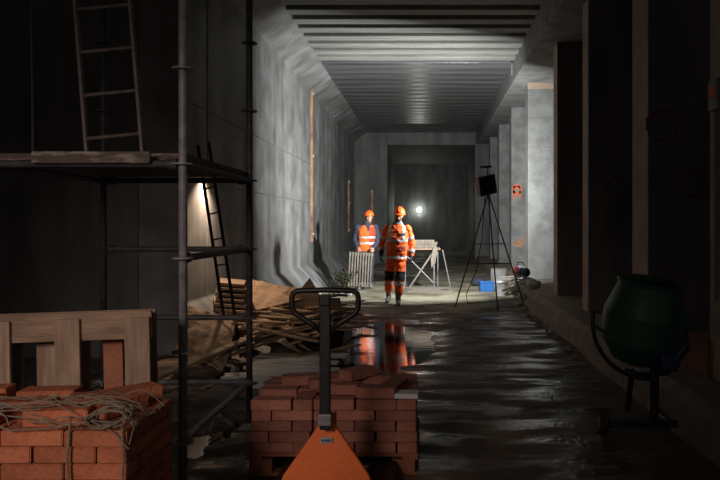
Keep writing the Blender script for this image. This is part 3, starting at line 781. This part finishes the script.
# rubble by the curb
for k in range(26):
    x, y = R.uniform(1.72, 2.2), R.uniform(13.2, 15.5); s_ = R.uniform(.05, .15)
    zb = .33 if x > 1.95 else .18
    o = MB().ell((0, 0, 0), (s_, s_ * .8, s_ * .6), nu=7, nv=5).build('rubble_stone', M_RUBBLE, None, loc=(x, y, zb + s_ * .4), rot=(R.random(), R.random(), R.random() * 3))
    tag(o, 'pale broken stone heaped on the curb by the small machine', 'stone', 'stones heaped on the curb')
for k in range(9):
    x, y = R.uniform(1.55, 1.95), R.uniform(13.6, 15.0); z = .1 + R.random() * .3
    o = MB().tube([(-.25, 0, -.08), (.25, 0, .1)], .016, 8).build('pipe_offcut', M_RUBBLE, None, loc=(x + .1, y, z + .08), rot=(R.uniform(-.4, .4), R.uniform(-.7, .5), R.uniform(-1.2, 1.2)))
    tag(o, 'short pale pipe or lath in the tangle below the machine', 'pipe', 'pipes tangled by the curb')
# boulder-like pieces along the curb foot
for k in range(14):
    y = 12.9 - k * .4; s_ = R.uniform(.03, .09); x = 1.72 + R.uniform(-.05, .04)
    o = MB().ell((0, 0, 0), (s_, s_ * .8, s_ * .6), nu=7, nv=5).build('rubble_stone', M_CURB, None, loc=(x, y, floor_h(x, y) + s_ * .35), rot=(R.random(), R.random(), R.random() * 3))
    tag(o, 'muddy stone at the foot of the right curb', 'stone', 'stones at the curb foot')

# ------------------------------------------------------------------ trestle table behind workers
tt = thing('trestle_table', 'steel trestle workbench with crossed struts right of workers', 'table', (0, 0, 0))
tx0, tx1, ty0, ty1 = -.56, .24, 16.3, 17.3
MB().b2((tx0 - .05, ty0 - .02, .98), (tx1 + .05, ty1, 1.02)).build('table_top', M_WOODH, tt, bevel=.005)
for (x, y) in ((tx0, ty0), (tx1 - .1, ty0), (tx0, ty1 - .05), (tx1, ty1 - .05)):
    MB().tube([(x, y, .05), (x, y, .98)], .014, 8).build('leg', M_STEEL, tt)
M_PSTEEL = mat('dusty_pale_steel', (.16, .16, .15), .6, (.27, .26, .24), 12)
MB().tube([(tx0 + .1, ty0, .06), (tx1 - .1, ty0, .96)], .022, 8).build('diagonal_strut', M_PSTEEL, tt)
MB().tube([(tx0, ty0 + .03, .9), (tx1 - .1, ty0 + .03, .2)], .012, 8).build('diagonal_strut', M_STEEL, tt)
MB().tube([(tx0, ty0, .09), (tx1 + .25, ty0, .09)], .02, 8).build('foot_rail', M_PSTEEL, tt)
MB().tube([(tx1 + .3, ty0 + .3, .05), (tx1 + .1, ty0 + .1, .98)], .014, 8).build('leg', M_STEEL, tt)
for k, (x0, x1, z0, z1) in enumerate(((-.55, .20, 1.022, 1.10), (-.50, .22, 1.102, 1.16), (-.35, .15, 1.162, 1.21))):
    mbx = MB()
    n = 9
    o = MB().b2((x0, 16.35, z0), (x1, 16.95, z1)).build('timber_bundle', M_PALEW, None, bevel=.008)
    tag(o, 'dusty timber beam on the trestle workbench, %s of the three' % ['lowest', 'middle', 'topmost'][k], 'timber', 'timbers on the workbench')
mb = MB()
mb.prism([(0, 0), (.08, .02), (.10, -.12), (.05, -.38), (-.04, -.5), (-.06, -.3), (-.02, -.12)], 0, .05)
tag(mb.build('hanging_rag', M_PALEW, None, bevel=.012, loc=(.12, 16.22, 1.05)), 'pale rag hanging off the workbench edge', 'rag')
for k in range(6):
    y = 15.4 + k * .12
    board(-.05 + R.uniform(-.2, .2), y, .07 + .01 * k, R.uniform(.6, 1.2), .08, .025, R.uniform(-.08, .08), 0, 0, M_PALEW, 'pale lath on the floor in front of the workbench', 'laths before the workbench', 'lath')

# ------------------------------------------------------------------ concrete mixer
MX, MY = 1.55, 5.25
mx = thing('concrete_mixer', 'dark green concrete mixer on wheeled stand at right', 'concrete mixer', (MX + .04, MY, .012), (0, 0, 0))
S = MY / 700
dm = Matrix.Translation((.02, .0, .78)) @ Matrix.Rotation(math.radians(6), 4, 'Y') @ Matrix.Rotation(math.radians(8), 4, 'X')
drum = MB().lathe([(0, -.28), (.10, -.28), (.20, -.24), (.295, -.10), (.30, -.07), (.31, -.07), (.31, -.04), (.30, -.04), (.30, .12), (.22, .335), (.235, .345), (.235, .36), (.205, .36), (.205, .33), (.28, .11), (.27, -.1), (0, -.25)], 40, dm, cap=False).build('drum', M_GREEN, mx, smooth=False)
for k in range(len(drum.data.polygons)): drum.data.polygons[k].use_smooth = True
md = drum.modifiers.new('e', 'EDGE_SPLIT'); md.split_angle = math.radians(17)
MB().lathe([(.305, -.012), (.322, -.012), (.322, .012), (.305, .012)], 48, dm @ Matrix.Translation((0, 0, -.055))).build('ring_gear', M_BLACK, mx) if False else None
pts = []
for i in range(26):
    a = math.radians(168 + i * 4.4)
    pts.append((.06 + .42 * math.cos(a), -.02, .82 + .42 * math.sin(a)))
MB().tube(pts, .016, 10).build('tilting_wheel', M_BLACK, mx, smooth=True)
MB().tube([(-.36, -.02, .80), (-.06, -.36 + .1, .62)], .01, 6).build('wheel_spoke', M_BLACK, mx)
MB().tube([(.33, 0, .78), (.36, 0, .62), (.20, 0, .44), (.0, 0, .42), (-.12, 0, .46)], .022, 10).build('yoke', M_BLACK, mx, smooth=True)
MB().tube([(.09, -.05, .06), (.09, -.05, .50)], .03, 10).build('stand_post', M_BLACK, mx)
MB().tube([(-.06, -.0, .46), (-.05, .15, .12)], .022, 10).build('stand_leg', M_BLACK, mx)
MB().tube([(.12, 0, .46), (.22, .3, .07)], .022, 10).build('stand_leg', M_BLACK, mx)
MB().box((.07, -.05, .075), (.70, .05, .05)).build('base_bar', M_BLACK, mx, bevel=.006)
MB().tube([(.22, -.05, .07), (.22, .35, .07)], .02, 8).build('base_bar', M_BLACK, mx)
mo = MB().box((.11, -.30, .58), (.13, .10, .12)).build('motor_housing', M_DBLUE, mx, bevel=.02)
MB().tube([(.10, -.26, .55), (.09, -.05, .47)], .02, 8).build('motor_bracket', M_BLACK, mx)
for xx in (-.29, .43):
    wh = MB().lathe([(.04, -.03), (.075, -.03), (.09, -.02), (.09, .02), (.075, .03), (.04, .03)], 24, Matrix.Translation((xx, -.05, .09)) @ Matrix.Rotation(PI / 2, 4, 'Y')).build('wheel', M_RUBBER, mx)
    MB().lathe([(.02, -.035), (.045, -.033), (.045, .033), (.02, .035)], 16, Matrix.Translation((xx, -.05, .09)) @ Matrix.Rotation(PI / 2, 4, 'Y')).build('hub', M_PLANK, wh)
# things right of the mixer
cr = thing('wooden_crate', 'low brown wooden crate at the right edge behind mixer', 'crate', (2.62, 5.85, .335), (0, 0, .08))
for k in range(3): MB().b2((-.42, -.25, k * .105), (.42, -.23, k * .105 + .095)).build('slat', M_REDWOOD, cr, bevel=.003)
MB().b2((-.40, -.228, 0), (.40, .25, .30)).build('crate_body', M_REDWOOD, cr, bevel=.004)
sk = MB(); 
for i, (zz, rx_, ry_) in enumerate(((0, .13, .1),)):
    pass
sk.lathe([(0, 0), (.15, 0), (.17, .06), (.16, .3), (.12, .42), (.05, .44), (.0, .43)], 14)
o = sk.build('paper_sack', M_SACK, None, smooth=True, loc=(2.52, 5.83, .637), rot=(0, 0, .3)); tag(o, 'standing paper sack on the crate right of mixer', 'sack')
wl_ = thing('wall_box', 'small grey junction box with orange patch on the right edge pillar', 'box', (2.235, 5.43, 2.57))
MB().b2((-.03, -.09, -.12), (.013, .09, .12)).build('box_body', M_PSTEEL, wl_, bevel=.008)
MB().b2((-.036, -.06, -.03), (-.03, .06, .07)).build('orange_patch', M_GRAF, wl_, bevel=.002)  # thin orange patch on the side of the box
MB().tube([(0, 0, -.12), (0, 0, -1.6)], .012, 8).build('conduit', M_PSTEEL, wl_)

# ------------------------------------------------------------------ warm lamp behind scaffold, far lamp
def point(name, loc, power, col, r=.05):
    l = bpy.data.lights.new(name, 'POINT'); l.energy = power; l.color = col; l.shadow_soft_size = r
    o = bpy.data.objects.new(name, l); COL.objects.link(o); o.location = loc; return o
M_WARM = mat('warm_lit_bulb', (1, .8, .5), .4, emit=((1, .72, .42), 8))
wlp = thing('wall_lamp', 'small warm caged lamp on left wall behind the scaffold', 'lamp', (-2.72, 9.0, 2.26))
MB().b2((-.18, -.05, .05), (.0, .05, .10)).build('back_plate', M_BLACK, wlp, bevel=.006)
MB().lathe([(.10, 0), (.06, .07), (.03, .10), (0, .10)], 20, cap=False).build('shade', M_BLACK, wlp)
MB().ell((0, 0, .01), (.03, .03, .045), nu=12, nv=8).build('bulb', M_WARM, wlp)
def spot(name, loc, d, power, col, ang, blend=.8, r=.04):
    l = bpy.data.lights.new(name, 'SPOT'); l.energy = power; l.color = col; l.spot_size = ang; l.spot_blend = blend; l.shadow_soft_size = r
    o = bpy.data.objects.new(name, l); COL.objects.link(o); o.location = loc
    o.rotation_euler = Vector(d).to_track_quat('-Z', 'Y').to_euler(); return o
spot('wall_lamp_light', (-2.70, 9.0, 2.22), (-.22, -.02, -1), 130, (1, .72, .50), math.radians(120))
fl_ = thing('bulkhead_lamp', 'bright bulkhead lamp on the far dark end wall', 'lamp', (-.50, 39.45, 2.42))
MB().lathe([(.13, 0), (.13, .05), (.09, .09), (0, .10)], 20, Matrix.Rotation(PI / 2, 4, 'X'), cap=False).build('lamp_lens', mat('lit_lens', (1, 1, 1), .4, emit=((.95, 1, .88), 70)), fl_)
MB().lathe([(.12, -.14), (.12, -.01)], 20, Matrix.Rotation(PI / 2, 4, 'X')).build('lamp_base', M_BLACK, fl_)
point('far_light', (-.50, 39.1, 2.42), 9, (.9, 1, .85), .12)

# ------------------------------------------------------------------ people
def smooth_pts(pts, rs, k=4):
    P = [Vector(p) for p in pts]; out = []; ro = []
    for i in range(len(P) - 1):
        p0 = P[max(i - 1, 0)]; p1 = P[i]; p2 = P[i + 1]; p3 = P[min(i + 2, len(P) - 1)]
        for j in range(k):
            t = j / k
            q = .5 * ((2 * p1) + (p2 - p0) * t + (2 * p0 - 5 * p1 + 4 * p2 - p3) * t * t + (-p0 + 3 * p1 - 3 * p2 + p3) * t ** 3)
            out.append(q); ro.append(rs[i] * (1 - t) + rs[i + 1] * t)
    out.append(P[-1]); ro.append(rs[-1]); return out, ro
def limb(mb, pts, rs, n=14):
    o, r = smooth_pts(pts, rs); mb.tube(o, r, n)
    mb.ell(o[0], (r[0],) * 3, nu=12, nv=8); mb.ell(o[-1], (r[-1],) * 3, nu=12, nv=8)
def torso(mb, secs, n=24):
    vs = []; fs = []; k = 3; S_ = []
    for i in range(len(secs) - 1):
        for j in range(k):
            t = j / k; t2 = t * t * (3 - 2 * t)
            S_.append([a * (1 - t2) + b * t2 for a, b in zip(secs[i], secs[i + 1])])
            S_[-1][0] = secs[i][0] * (1 - t) + secs[i + 1][0] * t
    S_.append(list(secs[-1]))
    for (z, cx, cy, rx, ry) in S_:
        for j in range(n):
            a = 2 * PI * j / n; ca, sa = math.cos(a), math.sin(a)
            e = 1 / (abs(ca) ** 2.5 + abs(sa) ** 2.5) ** (1 / 2.5)
            vs.append((cx + rx * ca * e, cy + ry * sa * e, z))
    for i in range(len(S_) - 1):
        for j in range(n):
            j2 = (j + 1) % n; fs.append((i * n + j, i * n + j2, (i + 1) * n + j2, (i + 1) * n + j))
    fs.append(tuple(range(n))[::-1]); fs.append(tuple((len(S_) - 1) * n + j for j in range(n)))
    mb.add(vs, fs)
def remeshed(mb, name, m, parent, voxel=.011, wrinkle=0.0, ws=9.0, sm=3):
    me = mb.mesh(name + '_src'); o = bpy.data.objects.new(name + '_src', me); COL.objects.link(o)
    r = o.modifiers.new('r', 'REMESH'); r.mode = 'VOXEL'; r.voxel_size = voxel
    s_ = o.modifiers.new('s', 'SMOOTH'); s_.iterations = sm; s_.factor = .5
    dg = bpy.context.evaluated_depsgraph_get(); ev = o.evaluated_get(dg)
    me2 = bpy.data.meshes.new_from_object(ev); bpy.data.objects.remove(o); bpy.data.meshes.remove(me)
    if wrinkle:
        nn = [v.normal.copy() for v in me2.vertices]
        for v, n_ in zip(me2.vertices, nn):
            q = noise.fractal(Vector((v.co.x * ws, v.co.y * ws, v.co.z * ws * 1.7)), 1, 2, 3)
            v.co += n_ * (q * wrinkle)
    me2.materials.clear(); me2.materials.append(m)
    return link(name, me2, parent, 0, True)
def extract(o, pred, name, m, parent, off=.004):
    me = o.data; nm = bpy.data.meshes.new(name); vs = []; fs = []; mp = {}
    for p in me.polygons:
        if pred(p.center):
            f = []
            for vi in p.vertices:
                if vi not in mp:
                    mp[vi] = len(vs); v = me.vertices[vi]; vs.append(v.co + v.normal * off)
                f.append(mp[vi])
            fs.append(f)
    nm.from_pydata(vs, [], fs); nm.materials.append(m)
    return link(name, nm, parent, 0, True)
def seg_t(p, a, b):
    a, b = Vector(a), Vector(b); d = b - a; t = (Vector(p) - a).dot(d) / d.dot(d)
    return t, (Vector(p) - (a + d * max(0, min(1, t)))).length

def hand(mb, wrist, dirv, side, curl=.5, palm_n=None):
    """palm + five bent fingers; dirv = direction of fingers, side = vector towards the thumb side"""
    d = Vector(dirv).normalized(); s_ = Vector(side); s_ = (s_ - d * s_.dot(d)).normalized(); n_ = d.cross(s_).normalized()
    if palm_n is not None and n_.dot(Vector(palm_n)) < 0: n_ = -n_
    w = Vector(wrist)
    for k in (-1, 0, 1):
        limb(mb, [w, w + d * .045 + s_ * k * .02, w + d * .085 + s_ * k * .026], [.022, .019, .016], 10)
    for k, l in ((-1.5, .062), (-.5, .075), (.5, .08), (1.5, .073)):
        b = w + d * .085 + s_ * k * .0195
        a1 = curl; a2 = curl * 2.1; a3 = curl * 2.9
        p1 = b + (d * math.cos(a1) + n_ * math.sin(a1)) * l * .42
        p2 = p1 + (d * math.cos(a2) + n_ * math.sin(a2)) * l * .33
        p3 = p2 + (d * math.cos(a3) + n_ * math.sin(a3)) * l * .25
        limb(mb, [b, p1, p2, p3], [.0105, .0098, .009, .008], 8)
    b = w + d * .025 + s_ * .026
    limb(mb, [b, b + d * .03 + s_ * .025 + n_ * .012, b + d * .06 + s_ * .028 + n_ * .03], [.013, .011, .009], 8)

def head_mesh(mb, M):
    mb.ell((0, 0, .015), (.076, .096, .105), M)                    # cranium
    mb.ell((0, -.030, -.055), (.056, .062, .062), M)               # jaw
    mb.ell((0, -.072, -.098), (.022, .018, .016), M, 10, 8)        # chin
    mb.ell((0, -.094, -.012), (.012, .016, .028), M, 10, 8)        # nose bridge
    mb.ell((0, -.106, -.032), (.015, .016, .012), M, 10, 8)        # nose tip
    mb.ell((0, -.086, .022), (.052, .016, .012), M, 12, 8)         # brow
    mb.ell((0, -.088, -.066), (.024, .012, .009), M, 12, 8)        # lips
    for s_ in (-1, 1):
        mb.ell((s_ * .076, .006, -.012), (.010, .020, .032), M, 10, 8)   # ears
        mb.ell((s_ * .040, -.068, -.030), (.020, .020, .018), M, 10, 8)  # cheeks
def face_parts(M, parent, hairm=None, beard=False):
    for s_ in (-1, 1):
        e = MB().ell((s_ * .030, -.083, .002), (.013, .010, .008), M, 12, 8).build('eye', M_WHITE, parent, smooth=True)
        MB().ell((s_ * .030, -.0915, .002), (.005, .003, .005), M, 10, 6).build('iris', M_DARKCL, e, smooth=True)
    MB().ell((0, -.0985, -.066), (.021, .0035, .003), M, 12, 6).build('mouth', M_RED, parent, smooth=True)
    if hairm:
        h = MB(); h.ell((0, .022, .0), (.082, .088, .098), M); 
        h.build('hair', hairm, parent, smooth=True)
    if beard:
        b = MB(); b.ell((0, -.034, -.080), (.060, .066, .048), M); b.build('beard', hairm, parent, smooth=True)
def helmet(M, parent):
    pr = []
    for i in range(11):
        a = PI / 2 * i / 10; pr.append((.115 * math.cos(a) if i < 10 else 0, .105 * math.sin(a)))
    h = MB().lathe(pr, 32, M @ Matrix.Translation((0, .008, .045)) @ Matrix.Diagonal((.96, 1.17, 1.05, 1)), cap=False)
    n = 32; vs = []
    for j in range(n):
        a = 2 * PI * j / n
        for r, z in ((1.0, 0), (1.10 + .22 * max(0, -math.sin(a)) ** 3, -.012), (1.10 + .22 * max(0, -math.sin(a)) ** 3, -.018), (.98, -.008)):
            vs.append((.1105 * r * math.cos(a), .1345 * r * math.sin(a), z))
    fs = [(4*j + k, 4*j + (k + 1) % 4, 4*((j+1) % n) + (k + 1) % 4, 4*((j+1) % n) + k) for j in range(n) for k in range(4)]
    h.add(vs, fs, M @ Matrix.Translation((0, .008, .045)))
    ho = h.build('helmet', M_HELMET, parent, smooth=True)
    rd = MB()
    for x in (-.02, 0, .02):
        rd.tube([M @ Vector((x, .008 + .134 * math.cos(a) * .92, .047 + .112 * math.sin(a) * 1.0)) for a in [PI * (.12 + .76 * q / 12) for q in range(13)]], .006, 6)
    rd.build('helmet_ridge', M_HELMET, ho, smooth=True)
    MB().tube([M @ Vector(p) for p in ((-.085, -.01, .04), (-.07, -.04, -.06), (0, -.065, -.118), (.07, -.04, -.06), (.085, -.01, .04))], .004, 6).build('chin_strap', M_DARKCL, ho)
def boot(mb, ankle, toe_dir, h=.26, pitch=0.0):
    a = Vector(ankle); t = Vector(toe_dir).normalized(); up = Vector((0, 0, 1)); t = (t * math.cos(pitch) + up * math.sin(pitch)).normalized()
    limb(mb, [a + up * h, a + up * .08, a + up * .0], [.066, .056, .05])
    limb(mb, [a - t * .03 - up * .035, a + t * .06 - up * .04, a + t * .15 - up * .052], [.046, .046, .038])
    s_ = t.cross(up).normalized()

# ---- worker 1: full orange suit, walking towards the camera
w1 = thing('person', 'worker in full orange reflective suit and helmet walking forward', 'person', (-.595, 13.3, .045), (0, 0, 0))
hipL, hipR = (-.10, .02, .92), (.09, 0, .92)
kneeL, ankL = (-.145, .06, .52), (-.165, .22, .14)
kneeR, ankR = (.065, -.14, .52), (.035, -.17, .095)
shL, elL, wrL = (-.185, .03, 1.455), (-.285, .05, 1.18), (-.29, -.07, .95)
shR, elR, wrR = (.205, .0, 1.455), (.285, .06, 1.17), (.27, -.02, .92)
HM = Matrix.Translation((.045, -.05, 1.705)) @ Matrix.Rotation(math.radians(12), 4, 'X') @ Matrix.Rotation(math.radians(8), 4, 'Y')
b = MB(); head_mesh(b, HM)
limb(b, [(.02, .01, 1.45), (.03, 0, 1.55), (.04, -.02, 1.64)], [.07, .058, .056])
torso(b, [(.88, 0, 0, .15, .10), (1.05, 0, 0, .14, .095), (1.3, .01, 0, .165, .10), (1.45, .01, 0, .17, .085), (1.5, .01, 0, .10, .07)])
for sh, el, wr in ((shL, elL, wrL), (shR, elR, wrR)): limb(b, [sh, el, wr], [.05, .038, .028])
for hp, kn, an in ((hipL, kneeL, ankL), (hipR, kneeR, ankR)): limb(b, [hp, kn, an], [.075, .052, .038])
hand(b, wrL, (0, -.25, -1), (0, -1, .1), .45, (1, 0, 0)); hand(b, wrR, (.02, -.2, -1), (0, -1, .1), .45, (-1, 0, 0))
body = remeshed(b, 'body', M_SKIN2, w1, .008, sm=2)
face_parts(HM, w1, M_HAIR, True); helmet(HM, w1)
j = MB(); torso(j, [(.84, 0, .01, .205, .155), (.92, 0, .01, .205, .155), (1.05, 0, 0, .195, .15), (1.25, .01, 0, .205, .155), (1.38, .01, .0, .205, .14), (1.47, .015, .0, .165, .11), (1.55, .02, 0, .085, .08), (1.575, .025, -.005, .075, .075)])
for sh, el, wr in ((shL, elL, wrL), (shR, elR, wrR)):
    wr2 = Vector(wr); e2 = Vector(el); limb(j, [sh, el, e2.lerp(wr2, .93)], [.072, .066, .052])
jk = remeshed(j, 'jacket', M_HIVIS, w1, .012, .014, 8)
arms = [(shL, elL, wrL), (shR, elR, wrR)]
def armd(p, k=None):
    best = (9, 0, 0)
    for i, (s_, e_, w_) in enumerate(arms):
        for q, (a_, b_) in enumerate(((s_, e_), (e_, w_))):
            t, d = seg_t(p, a_, b_)
            if -.05 <= t <= 1.05 and d < best[0]: best = (d, q, t)
    return best
def is_arm(p): return armd(p)[0] < .098 and abs(p.x - .01) > .185
extract(jk, lambda p: (.885 < p.z < .935 or 1.20 < p.z < 1.245) and not is_arm(p), 'reflective_band', M_BAND, jk)
extract(jk, lambda p: is_arm(p) and ((armd(p)[1] == 0 and .55 < armd(p)[2] < .72) or (armd(p)[1] == 1 and .50 < armd(p)[2] < .68)), 'sleeve_band', M_BAND, jk)
extract(jk, lambda p: (abs(abs(p.x - .012) - .125) < .025) and 1.245 < p.z < 1.56, 'shoulder_strap', M_BAND, jk)
extract(jk, lambda p: p.z > 1.47 and abs(p.x - .01) > .06 and False, 'yoke', M_GREYCL, jk) if False else None
extract(jk, lambda p: abs(p.x - .015) < .012 and .86 < p.z < 1.55 and p.y < 0, 'zip_flap', M_HIVISD, jk)
extract(jk, lambda p: .08 < p.x < .16 and 1.31 < p.z < 1.36 and p.y < 0, 'chest_badge', M_NAVY, jk, .007)
extract(jk, lambda p: .05 < p.x < .17 and 1.02 < p.z < 1.12 and p.y < 0, 'pocket', M_HIVISD, jk, .006)
extract(jk, lambda p: p.z > 1.535 and abs(p.x) < .12, 'collar', M_GREYCL, jk, .006)
t_ = MB(); torso(t_, [(.78, -.005, .0, .15, .12), (.86, 0, 0, .17, .13), (.98, 0, 0, .165, .125)])
limb(t_, [hipL, kneeL, Vector(kneeL).lerp(Vector(ankL), .6)], [.105, .088, .082])
limb(t_, [hipR, kneeR, Vector(kneeR).lerp(Vector(ankR), .6)], [.105, .088, .082])
tr_ = remeshed(t_, 'trousers', M_HIVIS, w1, .012, .014, 9)
for (kn, nm) in ((kneeL, 'L'), (kneeR, 'R')):
    extract(tr_, lambda p, kn=kn: abs(p.x - kn[0]) < .1 and .46 < p.z < .64 and p.y < kn[1] + .02 and (p - Vector(kn)).length < .16, 'knee_pad', M_DARKCL, tr_, .005)
extract(tr_, lambda p: .385 < p.z < .435, 'reflective_band', M_BAND, tr_)
b = MB(); boot(b, ankL, (-.15, -1, 0), .26, -.25)
bo = remeshed(b, 'boot', M_BOOT, w1, .009)
b = MB(); boot(b, ankR, (0.05, -1, 0), .27)
bo = remeshed(b, 'boot', M_BOOT, w1, .009)
for wr, pn in ((wrL, (1, 0, 0)), (wrR, (-1, 0, 0))):
    b = MB(); hand(b, Vector(wr) + Vector((0, 0, -.0)), (.01, -.22, -1), (0, -1, .1), .45, pn)
    for i in range(1): limb(b, [Vector(wr) + Vector((0, .01, .06)), Vector(wr)], [.046, .036])
    g_ = remeshed(b, 'glove', M_NAVY, w1, .006, sm=1)
    g_.data.transform(Matrix.Translation(Vector(wr)) @ Matrix.Diagonal((1.14, 1.14, 1.08, 1)) @ Matrix.Translation(-Vector(wr)))

# ---- worker 2: orange vest over dark jacket, carrying slatted panel
w2 = thing('person', 'worker in orange vest over dark clothes carrying slatted wooden panel', 'person', (-1.44, 16.4, .05), (0, 0, math.radians(8)))
hipL, hipR = (-.10, 0, .92), (.10, 0, .92)
kneeL, ankL = (-.13, -.05, .50), (-.16, -.04, .095)
kneeR, ankR = (.10, .06, .50), (.10, .18, .11)
shL, elL, wrL = (-.20, 0, 1.46), (-.265, .05, 1.17), (-.22, -.17, .98)
shR, elR, wrR = (.20, 0, 1.46), (.255, .04, 1.17), (.15, -.18, .97)
HM = Matrix.Translation((.06, -.03, 1.70)) @ Matrix.Rotation(math.radians(4), 4, 'X')
b = MB(); head_mesh(b, HM)
limb(b, [(.02, .01, 1.45), (.04, 0, 1.55), (.055, -.01, 1.64)], [.07, .058, .056])
torso(b, [(.88, 0, 0, .15, .10), (1.05, 0, 0, .14, .095), (1.3, .01, 0, .165, .10), (1.45, .01, 0, .17, .085), (1.5, .01, 0, .10, .07)])
for sh, el, wr in ((shL, elL, wrL), (shR, elR, wrR)): limb(b, [sh, el, wr], [.05, .038, .028])
for hp, kn, an in ((hipL, kneeL, ankL), (hipR, kneeR, ankR)): limb(b, [hp, kn, an], [.075, .052, .038])
hand(b, wrL, (.25, -.75, -.5), (.3, 0, .9), .75, (.2, .2, -1)); hand(b, wrR, (-.25, -.75, -.5), (-.3, 0, .9), .75, (-.2, .2, -1))
remeshed(b, 'body', M_SKIN, w2, .008, sm=2)
face_parts(HM, w2, M_HAIR, False); helmet(HM, w2)
j = MB(); torso(j, [(.84, 0, .01, .175, .125), (.95, 0, .01, .18, .13), (1.05, 0, 0, .175, .13), (1.25, .01, 0, .185, .135), (1.40, .01, .0, .195, .125), (1.48, .015, .0, .16, .10), (1.545, .03, 0, .085, .08), (1.575, .035, -.005, .075, .075)])
for sh, el, wr in ((shL, elL, wrL), (shR, elR, wrR)): limb(j, [sh, el, Vector(el).lerp(Vector(wr), .95)], [.075, .062, .047])
remeshed(j, 'jacket', M_NAVY, w2, .012, .012, 9)
v_ = MB(); torso(v_, [(.90, 0, .01, .19, .145), (1.05, 0, 0, .19, .145), (1.25, .01, 0, .20, .15), (1.40, .01, .0, .205, .14), (1.485, .015, .0, .165, .115), (1.50, .015, 0, .15, .105)])
vest = remeshed(v_, 'vest', M_HIVIS, w2, .012, .010, 9)
extract(vest, lambda p: 1.06 < p.z < 1.105 or 1.20 < p.z < 1.245, 'reflective_band', M_BAND, vest)
extract(vest, lambda p: p.x > .055 and .91 < p.z < 1.06 and p.y < 0 or p.x > .055 and 1.105 < p.z < 1.2 and p.y < 0 or p.x > .055 and 1.245 < p.z < 1.46 and p.y < 0, 'vest_darker_half', M_HIVISD, vest, .003)  # one front half of the vest coloured a deeper orange
extract(vest, lambda p: abs(p.x - .03) < .045 * max(0, (p.z - 1.33) / .15) and p.y < 0 and p.z > 1.33, 'vest_neck_opening', M_NAVY, vest, .006)
t_ = MB(); torso(t_, [(.78, -.005, .0, .14, .11), (.86, 0, 0, .155, .12), (.98, 0, 0, .155, .115)])
for hp, kn, an in ((hipL, kneeL, ankL), (hipR, kneeR, ankR)): limb(t_, [hp, kn, Vector(kn).lerp(Vector(an), .8)], [.095, .075, .065])
remeshed(t_, 'trousers', M_NAVY, w2, .012, .012, 9)
for an, d_ in ((ankL, (-.15, -1, 0)), (ankR, (.1, -1, 0))):
    b = MB(); boot(b, an, d_, .22); remeshed(b, 'boot', M_BOOTG, w2, .009)
pn = thing('slatted_panel', 'pale slatted wooden panel held upright by the vested worker', 'panel', (-1.60, 16.14, .14), (math.radians(4), math.radians(3), math.radians(6)))
for k in range(9):
    MB().b2((-.25 + k * .062, -.012, .0), (-.215 + k * .062, .012, .80)).build('slat', M_PALEW, pn, bevel=.003)
for z in (.04, .72): MB().b2((-.26, .012, z), (.30, .03, z + .06)).build('rail', M_PALEW, pn, bevel=.003)

# ------------------------------------------------------------------ world, camera, view
wd = bpy.data.worlds.new('World'); sc.world = wd; wd.use_nodes = True
bg = wd.node_tree.nodes['Background']; bg.inputs[0].default_value = (1.0, .86, .80, 1); bg.inputs[1].default_value = .05
cam = bpy.data.cameras.new('Camera'); co = bpy.data.objects.new('Camera', cam); COL.objects.link(co)
co.location = (0, 0, 1.56); co.rotation_euler = (PI / 2, 0, 0)
cam.sensor_width = 36; cam.lens = 35; cam.shift_x = -68 / 720; cam.shift_y = -15 / 720; cam.clip_start = .05
sc.camera = co
sc.view_settings.view_transform = 'Standard'; sc.view_settings.look = 'None'
sc.view_settings.exposure = 0; sc.view_settings.gamma = 1; sc.view_settings.use_curve_mapping = False
sc.cycles.use_denoising = True
sc.cycles.max_bounces = 8; sc.cycles.diffuse_bounces = 4
try: sc.cycles.denoiser = 'OPENIMAGEDENOISE'
except Exception: pass
print('BRICKS', NB)
